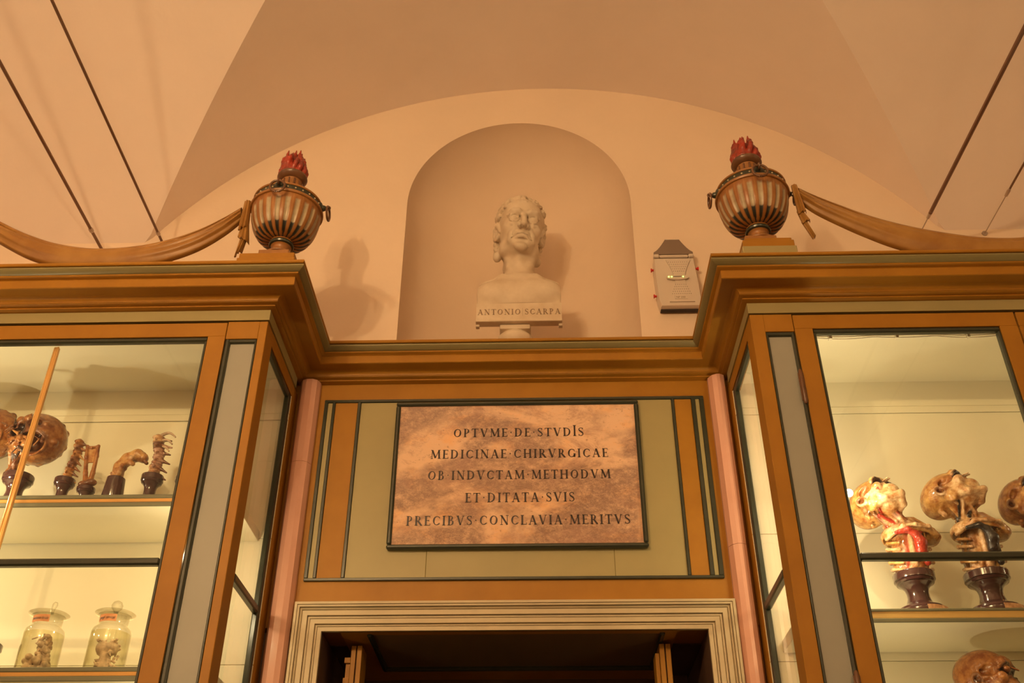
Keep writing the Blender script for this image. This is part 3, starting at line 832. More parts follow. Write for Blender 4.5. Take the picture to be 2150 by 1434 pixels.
# ------------------------------------------------------------------ urns
def urn(x, y, zb, plinth, label, ringdirs, seed):
    """zb: z of the urn's foot"""
    org = (x, y, zb)
    r = empty('flaming_urn', org); tag(r, label, 'urn', 'urns on the case corners')
    # plinth
    for nm, hw, y0, z0, z1, m in plinth:
        MB(org).box(x - hw[0], x + hw[1], y0, y + .09, z0, z1, .002).build(nm, m, r)
    # foot
    pf = [(.052, 0), (.054, .004), (.050, .008), (.034, .012), (.028, .020), (.027, .034), (.031, .042), (.036, .046)]
    MB(org).lathe(pf, (x, y, zb), 32).build('foot', M['urn_orange'], r, smooth=True)
    pr_ = [(.036, .046), (.042, .049), (.044, .054), (.042, .059), (.036, .062)]
    MB(org).lathe(pr_, (x, y, zb), 36).build('foot_ring', M['green'], r, smooth=True)
    MB(org).lathe([(.036, .061), (.040, .063), (.040, .067), (.034, .069)], (x, y, zb), 36).build('foot_ring', M['urn_orange'], r, smooth=True)
    # fluted bowl, painted: pale flutes, dark green tongues below
    nfl = 22; na = nfl * 10; nz = 30
    z0, z1 = .066, .205
    prof = []
    for j in range(nz + 1):
        t = j / nz; a = t * pi / 2 * .985
        prof.append((.036 + (.1225 - .036) * sin(a) ** .80, z0 + (z1 - z0) * (1 - cos(a)) ** 1.05))
    vs = []; cols = []
    for i in range(na):
        a = 2 * pi * i / na; ph = (i % 10) / 10
        w_ = 1 if .28 <= ph <= .72 else 0
        fl = max(0, 1 - abs(ph - .5) / .28)
        for j, (rr, z) in enumerate(prof):
            t = j / nz; ctr = abs(ph - .5) < .12 + .12 * min(t / .25, 1)
            depth = .0045 * min(fl * 1.6, 1) * (min(t / .15, 1)) * (1 if t < .90 else max(0, (.96 - t) / .06))
            rib = .0022 * cos(2 * pi * (ph)) * -1 * 0
            vs.append((x + (rr - depth) * cos(a), y + (rr - depth) * sin(a), zb + z))
            if w_ and t < .93 and (ctr or .50 < t < .9): cols.append((.020, .024, .018) if t < .44 else (.42, .36, .24))
            elif abs(ph - .0) < .06 or ph > .94: cols.append((.40, .18, .05))
            else: cols.append((.32, .135, .035))
    m_ = nz + 1
    fs = [(i * m_ + j, ((i + 1) % na) * m_ + j, ((i + 1) % na) * m_ + j + 1, i * m_ + j + 1) for i in range(na) for j in range(nz)]
    me = bpy.data.meshes.new('bowl'); me.from_pydata([tuple(Vector(p) - Vector(org)) for p in vs], [], fs)
    ca = me.color_attributes.new('Col', 'FLOAT_COLOR', 'POINT')
    ca.data.foreach_set('color', np.array([(*c, 1) for c in cols], np.float32).ravel())
    me.polygons.foreach_set('use_smooth', [True] * len(me.polygons)); me.materials.append(M['urn_flute']); me.set_sharp_from_angle(angle=radians(50))
    link('bowl', me, r)
    # lower band, dark frieze with beads, upper band, shoulder
    MB(org).lathe([(.118, .200), (.128, .203), (.130, .208), (.128, .213), (.122, .216)], (x, y, zb), 64).build('band', M['urn_orange'], r, smooth=True)
    MB(org).lathe([(.120, .214), (.1215, .216), (.119, .238), (.117, .240)], (x, y, zb), 64).build('dark_frieze', M['green'], r, smooth=True)
    mb = MB(org)
    for i in range(28):
        a = 2 * pi * i / 28
        mb.ball((x + .1205 * cos(a), y + .1205 * sin(a), zb + .227), .0035, 8)
    fb = mb.build('bead', M['casing'], r, smooth=True); fb['kind'] = 'stuff'
    MB(org).lathe([(.114, .236), (.122, .239), (.123, .244), (.118, .249), (.100, .264), (.075, .276), (.050, .283), (.041, .288), (.038, .296), (.037, .355), (.040, .360)], (x, y, zb), 64).build('shoulder', M['urn_orange'], r, smooth=True)
    mb = MB(org)
    for i in range(12):
        a = 2 * pi * i / 12
        mb.tube([(x + .0385 * cos(a), y + .0385 * sin(a), zb + .318), (x + .0385 * cos(a), y + .0385 * sin(a), zb + .345)], .0035, 6)
    mb.build('neck_fluting', M['urn_dark'], r, smooth=True)['kind'] = 'stuff'
    MB(org).lathe([(.037, .352), (.044, .356), (.052, .363), (.055, .370), (.053, .377), (.046, .381), (.034, .384), (.020, .386)], (x, y, zb), 48).build('rim', M['urn_dark'], r, smooth=True)
    # flame of carved tongues
    rnd = random.Random(seed)
    V = Vox((x - .065, y - .065, zb + .365), (x + .065, y + .065, zb + .525), .0018)
    V.ell((x, y, zb + .42), (.034, .034, .05), .01, (1, 1, 1))
    for ring, cnt, hh in ((.035, 13, .455), (.030, 11, .480), (.018, 8, .492), (.004, 3, .498)):
        for i in range(cnt):
            a = 2 * pi * (i + rnd.random() * .4) / cnt; a2 = a + rnd.uniform(-.25, .25)
            zt2 = zb + hh + rnd.uniform(-.010, .012)
            P = []
            for j in range(7):
                t = j / 6
                rr = ring * (1 + .26 * sin(pi * t)) * (1 + .02 * t) + .004 * sin(t * 7 + i)
                aa = a + (a2 - a) * t + .08 * sin(t * 6 + i)
                P.append((x + rr * cos(aa), y + rr * sin(aa), zb + .372 + (zt2 - zb - .372) * t))
            V.path(P, [.0085, .0095, .0095, .009, .0075, .0055, .0022], .003, (1, 1, 1))
    V.mesh('flame', M['flame'], r, org)
    # ring handles with bosses
    for i, (ang, held) in enumerate(ringdirs):
        a = radians(ang); dx, dy = cos(a), sin(a)
        h_ = empty('ring_handle', (0, 0, 0)); h_.parent = r
        zc_ = zb + .226
        mb = MB(org)
        bp = [(.0, 0), (.022, 0), (.024, .004), (.020, .009), (.012, .012), (.010, .020), (.006, .024), (0.0001, .024)]
        tmp = MB(); tmp.lathe([(p, q) for p, q in bp[1:]], (0, 0, 0), 20)
        Rm = Vector((0, 0, 1)).rotation_difference(Vector((dx, dy, 0))).to_matrix()
        base = Vector((x + dx * .116, y + dy * .116, zc_))
        mb.add([base + Rm @ Vector(v) for v in tmp.v], tmp.f)
        mb.build('boss', M['green'], h_, smooth=True)
        tip = base + Vector((dx, dy, 0)) * .030
        # eye
        MB(org).tube([tip + Vector((dx * .008 * cos(t), dy * .008 * cos(t), .008 * sin(t))) for t in [2 * pi * k / 16 for k in range(16)]], .0034, 8, True).build('eye', M['urn_dark'], h_, smooth=True)
        # ring hangs across the eye, facing outwards
        nx, ny = -dy, dx; rr = .0215 if held else .0255
        mode = 0 if held == 0 else 1
        cpt = tip + Vector((dx * .004, dy * .004, -rr))
        ringp = [cpt + Vector((nx * rr * cos(t), ny * rr * cos(t), rr * sin(t))) for t in [2 * pi * k / 32 for k in range(32)]]
        MB(org).tube(ringp, .0043, 8, True).build('ring', M['urn_dark'], h_, smooth=True)
    return r

UL = (-.888, 2.740, 2.196); UR = (.770, 2.705, 2.196)
urn(*UL, [('plinth_slab', (.113, .075), UL[1] - .080, 2.1345, 2.157, M['orange']), ('plinth_slab', (.118, .079), UL[1] - .084, ZT, 2.1345, M['orange']), ('plinth_core', (.06, .045), UL[1] - .05, 2.157, 2.196, M['urn_orange'])],
    'left urn with red carved flame, on the case left of the bust', [(180, 1), (270, 0), (0, 0), (90, 0)], 3)
urn(*UR, [('plinth_slab', (.071, .084), UR[1] - .080, 2.148, 2.160, M['orange']), ('plinth_slab', (.080, .090), UR[1] - .084, 2.120, 2.148, M['orange']), ('plinth_block', (.084, .094), UR[1] - .088, ZT, 2.120, M['sage']), ('plinth_core', (.06, .045), UR[1] - .05, 2.160, 2.196, M['urn_orange'])],
    'right urn with red carved flame, standing on a taller sage block', [(180, 0), (270, 0), (0, 1), (90, 0)], 8)

# ------------------------------------------------------------------ carved festoons
def swag(name, side, yp, top, bot, tail_x, tail, label):
    """top/bot: (x, z) outlines of the drapery, near end first"""
    org = (top[0][0], yp, ZT)
    r = empty(name, org); tag(r, label, 'festoon', 'carved festoons hanging from the urns')
    n = 90; mseg = 26
    def interp(P, t):
        P = np.array(P); d = np.concatenate([[0], np.cumsum(np.hypot(*np.diff(P, axis=0).T))]); d /= d[-1]
        # smooth (Catmull-Rom)
        k = min(int(np.searchsorted(d, t, 'right')) - 1, len(P) - 2); k = max(k, 0)
        u = (t - d[k]) / (d[k + 1] - d[k])
        p0 = P[max(k - 1, 0)]; p1 = P[k]; p2 = P[k + 1]; p3 = P[min(k + 2, len(P) - 1)]
        return .5 * ((2 * p1) + (-p0 + p2) * u + (2 * p0 - 5 * p1 + 4 * p2 - p3) * u * u + (-p0 + 3 * p1 - 3 * p2 + p3) * u ** 3)
    front = []; 
    for i in range(n + 1):
        t = i / n; a = interp(top, t); b = interp(bot, t); wd = np.hypot(*(a - b))
        row = []
        for j in range(mseg + 1):
            v = j / mseg; p = a * (1 - v) + b * v
            endf = max(0, 1 - min(t, 1 - t) / .42)
            bulge = .022 * sin(pi * min(max(v, 0), 1)) ** .7
            fold = .0042 * sin(2 * pi * (v * 3.2 + .25 * t)) * endf + .0012 * sin(2 * pi * v * 7 + 5 * t) * endf
            # overlapping roll near the top edge
            k = (v - .16 - .05 * sin(pi * t)) ; fold += (-.007 if 0 < k < .05 else 0) * (.3 + endf)
            row.append((p[0], yp - bulge - fold, p[1]))
        front.append(row)
    vs = [p for rw in front for p in rw]; L = mseg + 1
    fs = [(i * L + j, (i + 1) * L + j, (i + 1) * L + j + 1, i * L + j + 1) for i in range(n) for j in range(mseg)]
    nb = len(vs); vs += [(p[0], yp + .012, p[2]) for rw in front for p in rw]
    fs += [tuple(k + nb for k in f[::-1]) for f in fs]
    for i in range(n):
        for j in (0, mseg):
            q = (i * L + j, (i + 1) * L + j, (i + 1) * L + j + nb, i * L + j + nb); fs.append(q)
    for i in (0, n):
        for j in range(mseg): fs.append((i * L + j, i * L + j + 1, i * L + j + 1 + nb, i * L + j + nb))
    MB(org).add(vs, fs).build('drapery', M['swag'], r, smooth=True, ang=50)
    # hanging tail: stacked pleated folds, each with a slanting hem
    for k, (xa, xb, zt2, xc, xd, zc2, zd2) in enumerate(tail):
        vs = []; nu, nv = 14, 10
        for i in range(nv + 1):
            t = i / nv
            for j in range(nu + 1):
                u = j / nu
                X0_, X1_ = xa + (xc - xa) * t, xb + (xd - xb) * t
                zb2 = zc2 + (zd2 - zc2) * u; Z_ = zt2 + (zb2 - zt2) * t
                yy = yp - .008 - .012 * sin(pi * u) * (.6 + .5 * t) - .0035 * cos(2 * pi * u * 2.5) * (.4 + t) - .004 * (2 - k)
                vs.append((X0_ + (X1_ - X0_) * u, yy, Z_))
        L2 = nu + 1; fs = [(i * L2 + j, (i + 1) * L2 + j, (i + 1) * L2 + j + 1, i * L2 + j + 1) for i in range(nv) for j in range(nu)]
        nb2 = len(vs); vs += [(p[0], p[1] + .007, p[2]) for p in vs]
        fs += [tuple(q + nb2 for q in f[::-1]) for f in fs]
        for i in range(nv):
            for j in (0, nu): fs.append((i * L2 + j, (i + 1) * L2 + j, (i + 1) * L2 + j + nb2, i * L2 + j + nb2))
        for i in (0, nv):
            for j in range(nu): fs.append((i * L2 + j, i * L2 + j + 1, i * L2 + j + 1 + nb2, i * L2 + j + nb2))
        MB(org).add(vs, fs).build('tail_fold', M['swag'], r, smooth=True, ang=40)
    return r

swag('carved_festoon', -1, 2.715,
     [(-1.043, 2.405), (-1.10, 2.360), (-1.18, 2.308), (-1.28, 2.265), (-1.40, 2.238), (-1.54, 2.232), (-1.68, 2.258), (-1.80, 2.305), (-1.90, 2.358), (-2.04, 2.440)],
     [(-1.036, 2.352), (-1.09, 2.288), (-1.17, 2.222), (-1.27, 2.175), (-1.38, 2.150), (-1.50, 2.143), (-1.62, 2.152), (-1.74, 2.185), (-1.86, 2.250), (-2.02, 2.355)],
     0, [(-1.033, -1.010, 2.425, -1.036, -1.004, 2.290, 2.305), (-1.028, -1.006, 2.330, -1.034, -.993, 2.262, 2.235), (-1.026, -1.004, 2.262, -1.034, -1.014, 2.176, 2.200)],
     'wide carved ochre drapery swag hanging left of the left urn')
swag('carved_festoon', 1, 2.690,
     [(.928, 2.432), (.985, 2.395), (1.06, 2.352), (1.16, 2.300), (1.27, 2.258), (1.40, 2.222), (1.52, 2.200), (1.66, 2.198), (1.80, 2.235), (1.95, 2.31)],
     [(.926, 2.380), (.975, 2.325), (1.05, 2.268), (1.13, 2.215), (1.22, 2.165), (1.33, 2.125), (1.46, 2.105), (1.62, 2.100), (1.78, 2.130), (1.95, 2.22)],
     0, [(.905, .926, 2.435, .908, .940, 2.300, 2.312), (.908, .930, 2.320, .918, .948, 2.262, 2.275), (.918, .938, 2.275, .944, .954, 2.196, 2.205)],
     'wide carved ochre drapery swag hanging right of the right urn')

# ------------------------------------------------------------------ lighting cables
def cable(label, p_wall, p_far, r, turn=None):
    p_wall = Vector(p_wall); p_far = Vector(p_far); d = (p_far - p_wall).normalized()
    c = empty('lighting_cable', p_wall); tag(c, label, 'cable', 'taut lighting cables')
    if turn is None:
        MB(p_wall).tube([p_wall, p_far], r, 8).build('wire', M['cable'], c, smooth=True)
        MB(p_wall).tube([p_wall + d * .17, p_wall + d * .175, p_wall + d * .19, p_wall + d * .195], [r, r * 1.5, r * 1.5, r], 10).build('collar', M['steel'], c, smooth=True)
    else:
        q = p_wall + d * turn
        MB(p_wall).tube([p_wall, q], .0022, 8).build('tie_rod', M['steel'], c, smooth=True)
        MB(p_wall).tube([q - d * .004, q, q + d * .030, q + d * .036, q + d * .044], [.003, .0065, .0075, .006, r], 12).build('turnbuckle', M['steel'], c, smooth=True)
        MB(p_wall).tube([q + d * .03, p_far], r, 8).build('wire', M['cable'], c, smooth=True)
    MB(p_wall).tube([p_wall - d * .004, p_wall + d * .006], .012, 14).build('wall_anchor', M['steel'], c, smooth=True)
cable('outer of the two dark cables at upper left, ending behind the left swag', (-1.862, YW, 2.745), (-1.775, -.80, 2.74), .0066)
cable('inner of the two dark cables at upper left, nearest the left urn', (-1.575, YW, 2.722), (-1.475, -.80, 2.72), .0055)
cable('thicker dark cable at upper right, its tensioner above the right swag', (1.605, YW, 2.722), (1.700, -.80, 2.745), .0080, turn=.20)
cable('thin dark cable at the right edge of the picture with a small tensioner', (1.930, YW, 2.80), (1.955, -.80, 2.83), .0045, turn=.24)

# ------------------------------------------------------------------ plaster bust
def face(V, hair=True):
    P_ = None
    V.ell((0, .06, .13), (.335, .42, .36), .02, P_)
    V.ell((0, -.06, -.12), (.275, .31, .36), .08, P_)
    V.ell((0, -.12, -.33), (.225, .235, .15), .08, P_)
    V.ell((0, -.340, -.420), (.090, .065, .062), .05, P_)
    for sx in (-1, 1):
        V.ell((sx * .180, -.245, -.11), (.080, .075, .065), .09, P_)       # cheekbone
        V.ell((sx * .215, -.05, -.36), (.07, .13, .09), .07, P_)        # jaw angle
        V.ell((sx * .10, -.29, -.29), (.075, .06, .08), .06, P_)
    V.ell((0, -.24, .18), (.22, .13, .17), .10, P_)                      # forehead
    for sx in (-1, 1):
        V.ell((sx * .135, -.385, .015), (.090, .075, .062), .05, P_, 's')   # socket
        V.ell((sx * .130, -.318, .008), (.072, .066, .066), .004, P_)     # eyeball
        V.path([(sx * .062, -.345, .000), (sx * .085, -.376, .048), (sx * .135, -.388, .062), (sx * .182, -.366, .040), (sx * .200, -.33, .004)], .0125, .008, P_)
        V.path([(sx * .062, -.345, .000), (sx * .095, -.366, -.042), (sx * .140, -.368, -.050), (sx * .185, -.346, -.030)], .0095, .010, P_)
        V.path([(sx * .075, -.335, -.062), (sx * .14, -.345, -.090), (sx * .20, -.310, -.06)], .018, .03, P_)     # bag
        V.path([(sx * .030, -.385, .075), (sx * .090, -.398, .108), (sx * .160, -.375, .112), (sx * .225, -.300, .070)], [.026, .030, .028, .018], .045, P_)  # brow
    V.path([(0, -.375, .075), (0, -.415, .01), (0, -.460, -.06), (0, -.495, -.120)], [.032, .034, .038, .040], .035, P_)
    V.ell((0, -.492, -.138), (.042, .046, .036), .025, P_)
    for sx in (-1, 1):
        V.ell((sx * .054, -.435, -.145), (.030, .045, .028), .014, P_)
        V.ell((sx * .024, -.462, -.172), (.014, .024, .018), .010, P_, 's')
        V.path([(sx * .085, -.385, -.140), (sx * .125, -.350, -.220), (sx * .135, -.320, -.300)], [.008, .010, .006], .030, P_, 's')
        V.path([(sx * .110, -.345, -.150), (sx * .155, -.315, -.230), (sx * .165, -.285, -.310)], .020, .04, P_)
    V.ell((0, -.355, -.235), (.095, .060, .060), .04, P_)
    V.path([(-.130, -.330, -.285), (-.06, -.393, -.252), (0, -.412, -.242), (.06, -.393, -.252), (.130, -.330, -.285)], [.010, .019, .020, .019, .010], .014, P_)
    V.path([(-.100, -.352, -.300), (0, -.402, -.288), (.100, -.352, -.300)], [.012, .027, .012], .012, P_)
    V.path([(-.150, -.318, -.312), (-.07, -.400, -.266), (0, -.425, -.258), (.07, -.400, -.266), (.150, -.318, -.312)], .0105, .008, P_, 's')
    V.path([(-.06, -.375, -.335), (0, -.388, -.335), (.06, -.375, -.335)], .014, .03, P_, 's')
    for sx in (-1, 1):                                                    # ears
        Rm = rotm('Z', sx * radians(62))
        V.ell((sx * .300, .055, -.055), (.050, .075, .125), .02, P_)
        V.tor((sx * .330, .050, -.045), .075, .020, Rm, .68, .012, P_)
        V.ell((sx * .345, .035, -.045), (.030, .036, .060), .012, P_, 's')
        V.ell((sx * .318, .020, -.150), (.024, .028, .032), .014, P_)
    # neck
    V.cap((0, .14, -.20), (0, .24, -.50), .175, .185, .05, P_)
    if hair:
        rnd = random.Random(4)
        def on(az, el, k=1.0):
            # point on the hair cap
            return ((.352 * k) * cos(el) * sin(az), .07 - (.442 * k) * cos(el) * cos(az), .135 + (.380 * k) * sin(el))
        V.ell((0, .11, .165), (.345, .435, .345), .02, P_)
        V.ell((0, .22, -.10), (.305, .28, .36), .05, P_)
        for sx in (-1, 1): V.path([(sx * .300, .08, .12), (sx * .318, -.02, .02), (sx * .300, -.06, -.08)], [.05, .035, .018], .03, P_)
        for i in range(240):
            az = rnd.uniform(-pi, pi); el = rnd.uniform(-.55, 1.35)
            a_ = abs(az)
            hl = .40 + .05 * sin(az * 5) if a_ < .55 else (.40 - (a_ - .55) * .55 if a_ < 1.25 else -.1 - (a_ - 1.25) * .7)
            if el < hl + .05: continue
            # comb forward and sideways, wavy
            L_ = rnd.uniform(.16, .34); sw = rnd.uniform(-.8, .8); pts = []
            for j in range(5):
                t = j / 4; e2 = el - L_ * t * .9 if a_ > .6 else el - L_ * t * .62; z2 = az + sw * t * .35 + .10 * sin(5 * t + i)
                pts.append(on(z2, max(e2, hl - .02), 1.0 + .012 * sin(pi * t)))
            V.path(pts, [.012, .027, .032, .024, .008], .004, P_)
        for sx in (-1, 1):
            for j in range(7):                                             # locks behind and below the ears
                z = .02 - .065 * j; V.path([(sx * .315, .14 + .02 * j, z + .05), (sx * (.345 - .01 * j), .11 + .02 * j, z - .01), (sx * (.30), .15, z - .06)], [.022, .042, .015], .012, P_)
            V.ell((sx * .285, .12, -.40), (.062, .075, .075), .02, P_)
            V.ell((sx * .255, .10, -.33), (.05, .07, .07), .02, P_)

bust = empty('portrait_bust', (-.068, 3.50, 2.39))
tag(bust, 'white plaster bust of a curly-haired man inscribed ANTONIO SCARPA, in the niche', 'bust')
BO = (-.068, 3.50, 2.39)
V = Vox((-.27, 3.31, 2.375), (.14, 3.70, 3.12), .0027)
HC = (-.062, 3.490, 2.930)
Mh = rotm('Z', radians(9)) @ rotm('Y', radians(3.5)) @ rotm('X', radians(12))
V.xf(Mh, HC, .312)
face(V)
V.xf(None, (0, 0, 0), 1)
V.cap((-.064, 3.532, 2.84), (-.068, 3.528, 2.62), .060, .070, .03)
V.ell((-.066, 3.474, 2.745), (.014, .014, .020), .02)
for sx in (-1, 1): V.path([(-.064 + sx * .058, 3.53, 2.83), (-.066 + sx * .042, 3.492, 2.73), (-.067 + sx * .014, 3.462, 2.648)], .013, .018)
# chest and shoulders, cut square
V.ell((-.068, 3.535, 2.560), (.205, .105, .115), .05)
V.ell((-.068, 3.500, 2.53), (.185, .085, .10), .04)
for sx in (-1, 1):
    V.ell((-.068 + sx * .14, 3.54, 2.565), (.085, .09, .085), .04)
    V.path([(-.068 + sx * .012, 3.462, 2.635), (-.068 + sx * .07, 3.458, 2.640), (-.068 + sx * .15, 3.500, 2.622)], .010, .035)
    V.ell((-.068 + sx * .085, 3.455, 2.555), (.085, .045, .055), .04)
V.box((-.068, 3.53, 2.50), (.180, .085, .05), .01, .02)
for sx in (-1, 1): V.box((-.068 + sx * .238, 3.53, 2.55), (.060, .3, .30), .002, .004, None, 's')
V.box((-.068, 3.53, 2.33), (.4, .3, .155), .002, .004, None, 's')
V.box((-.068, 3.76, 2.33), (.4, .3, .30), .002, .02, None, 's')
V.mesh('figure', M['plaster'], bust, BO)
MB(BO).prism([(-.2455, 2.394), (.1095, 2.394), (.1095, 2.482), (-.2455, 2.482)], 'y', 3.420, 3.452).build('name_block', M['plaster'], bust)
MB(BO).box(-.2475, .1115, 3.418, 3.460, 2.390, 2.402, .002).box(-.2475, -.232, 3.440, 3.462, 2.380, 2.392, .002).box(.096, .1115, 3.440, 3.462, 2.380, 2.392, .002).build('base_ledge', M['plaster'], bust)
lettering('inscription', 'ANTONIO|SCARPA', -.240, .104, 2.424, .028, 3.4198, M['incise'], bust, BO, depth=.0008)
MB(BO).box(-.150, -.020, 3.455, 3.56, 2.388, 2.50, .002).build('rear_prop', M['plaster'], bust)
ped = empty('bust_pedestal', (-.085, 3.50, ZT)); tag(ped, 'short round plaster column carrying the bust in the niche', 'pedestal')
PD = (-.085, 3.50, ZT)
MB(PD).box(-.147, -.023, 3.438, 3.562, 2.366, 2.3875, .002).build('abacus', M['plaster'], ped)
MB(PD).lathe([(.050, ZT), (.050, 2.27), (.052, 2.290), (.060, 2.306), (.069, 2.318), (.074, 2.330), (.076, 2.342), (.072, 2.353), (.062, 2.360), (.060, 2.366)], (-.085, 3.50, 0), 48).build('shaft', M['plaster'], ped, smooth=True, ang=50)

# ------------------------------------------------------------------ wall-mounted electronic device
dv = empty('wall_device', (.585, YW, 2.53)); tag(dv, 'beige plastic alarm unit with green lights on the wall right of the niche', 'device')
DV = (.585, YW, 2.53)
def taper(z):   # half width
    return .0815 + (z - 2.66) * -.0 if z > 2.60 else .0815
body = [(.500, 2.655), (.668, 2.655), (.672, 2.60), (.678, 2.52), (.680, 2.44), (.672, 2.405), (.512, 2.405), (.504, 2.44), (.500, 2.52), (.498, 2.60)]
mb = MB(DV); m = len(body); xm, zm_ = .587, 2.53
inner = [((p[0] - xm) * .95 + xm, (p[1] - zm_) * .965 + zm_) for p in body]
vs = [(p[0], YW - .001, p[1]) for p in body] + [(p[0], YW - .040, p[1]) for p in body] + [(p[0], YW - .050, p[1]) for p in inner]
fs = [tuple(range(m)), tuple(range(2 * m, 3 * m))]
for b in (0, m): fs += [(b + i, b + (i + 1) % m, b + m + (i + 1) % m, b + m + i) for i in range(m)]
mb.add(vs, fs).build('housing', M['plastic'], dv, smooth=True, ang=30)
mb = MB(DV)                              # waisted grille face with concave sides
L1 = [(.548 + .030 * sin(pi * t), 2.640 - .215 * t) for t in [i / 14 for i in range(15)]]
R1 = [(.650 - .030 * sin(pi * t), 2.425 + .215 * t) for t in [i / 14 for i in range(15)]]
mb.prism(L1 + R1, 'y', YW - .055, YW - .048).build('grille', M['plastic'], dv)
mb = MB(DV).box(.500, .524, YW - .058, YW - .03, 2.655, 2.672, .004).box(.646, .668, YW - .058, YW - .03, 2.655, 2.672, .004).box(.525, .645, YW - .055, YW - .03, 2.656, 2.670, .004)
mb.build('hinge_bar', M['plastic'], dv)
fl_ = [(.502, 2.673)] + [(.502 + .052 * t ** .72, 2.684 + .068 * t) for t in [i / 8 for i in range(9)]] + [(.666 - .052 * t ** .72, 2.684 + .068 * t) for t in [1 - i / 8 for i in range(9)]] + [(.666, 2.673)]
mb = MB(DV).prism(fl_, 'y', YW - .052, YW - .046); mb.build('raised_flap', M['smoke'], dv)
MB(DV).prism([(.555, 2.750), (.613, 2.750), (.614, 2.7535), (.554, 2.7535)], 'y', YW - .0535, YW - .045).build('flap_edge', M['plastic'], dv)
mb = MB(DV)
el = [(.590 + .046 * cos(2 * pi * i / 28), 2.545 + .013 * sin(2 * pi * i / 28)) for i in range(28)]
mb.prism(el, 'y', YW - .062, YW - .050).build('indicator_bar', M['plastic'], dv)
MB(DV).box(.572, .604, YW - .0630, YW - .061, 2.5465, 2.5485).build('slot', M['black'], dv)
for x in (.553, .565, .612):
    MB(DV).ball((x, YW - .0615, 2.5465), .0032, 10).build('green_light', M['led'], dv, smooth=True)
mb = MB(DV)
for r_ in range(5):
    k = 10 - r_
    for i in range(k): mb.ball((.597 + (i - (k - 1) / 2) * .0085 + (.000), YW - .0552, 2.628 - r_ * .012), .0013, 6)
    k2 = 6 + r_
    for i in range(k2): mb.ball((.600 + (i - (k2 - 1) / 2) * .0085, YW - .0552, 2.512 - r_ * .012), .0013, 6)
mb.build('grille_hole', M['black'], dv)['kind'] = 'stuff'
MB(DV).box(.570, .622, YW - .0568, YW - .054, 2.437, 2.456, .001).build('badge', M['plastic'], dv)
tx = bpy.data.curves.new('badge_text', 'FONT'); tx.body = 'NF 250'; tx.size = .0125; tx.extrude = .0003
to = bpy.data.objects.new('badge_text', tx); COL.objects.link(to)
to.matrix_world = Matrix.Translation((.575, YW - .0572, 2.4415)) @ Matrix.Rotation(pi / 2, 4, 'X')
def to_mesh(o, name, m, parent, org):
    bpy.context.view_layer.update()
    me = bpy.data.meshes.new_from_object(o.evaluated_get(bpy.context.evaluated_depsgraph_get()))
    me.transform(Matrix.Translation(-Vector(org)) @ o.matrix_world); me.materials.clear(); me.materials.append(m)
    bpy.data.objects.remove(o); return link(name, me, parent)
to_mesh(to, 'badge_text', M['incise'], dv, DV)
MB(DV).box(.512, .672, YW - .030, YW - .010, 2.400, 2.4045).build('underside_strip', M['black'], dv)  # black strip along the bottom of the housing
for x, z, s_ in ((.4985, 2.605, -1), (.5005, 2.470, -1), (.673, 2.610, 1)):
    MB(DV).box(x, x + s_ * .012, YW - .034, YW - .026, z - .004, z + .004, .001).box(x + s_ * .008, x + s_ * .013, YW - .036, YW - .024, z - .007, z + .007, .001).build('red_peg', M['red'], dv)

# ------------------------------------------------------------------ prepared specimens in the cases
EB = {'amber': (.40, .17, .045), 'gold': (.62, .36, .12), 'pale': (.74, .52, .30), 'brown': (.20, .075, .025), 'dark': (.045, .020, .015), 'red': (.46, .045, .025), 'black': (.018, .014, .016), 'pink': (.55, .34, .27)}
def pedestal(name, c, r, h, parent, org, label_disc=False):
    x, y, z = c
    pf = [(r * u, h * v) for u, v in ((.98, 0), (1, .03), (1, .10), (.94, .135), (.90, .14), (.87, .19), (.83, .205), (.64, .25), (.49, .32), (.43, .44), (.42, .54), (.46, .64), (.56, .71),
          (.64, .74), (.66, .755), (.72, .765), (.755, .80), (.74, .825), (.80, .84), (.81, .98), (.79, 1))]
    o = MB(org).lathe(pf, (x, y, z), 40).build(name, M['ebony'], parent, smooth=True, ang=32)
    if label_disc:
        MB(org).prism([(x + r * 1.005 * cos(a), y + r * 1.005 * sin(a)) for a in [radians(-95 + 75 * i / 10) for i in range(11)]] +
                      [(x + r * .9 * cos(a), y + r * .9 * sin(a)) for a in [radians(-20 - 75 * i / 10) for i in range(11)]], 'z', z - .0 + .002, z + h * .13).build('cork_label', M['cork'], parent)
    return o

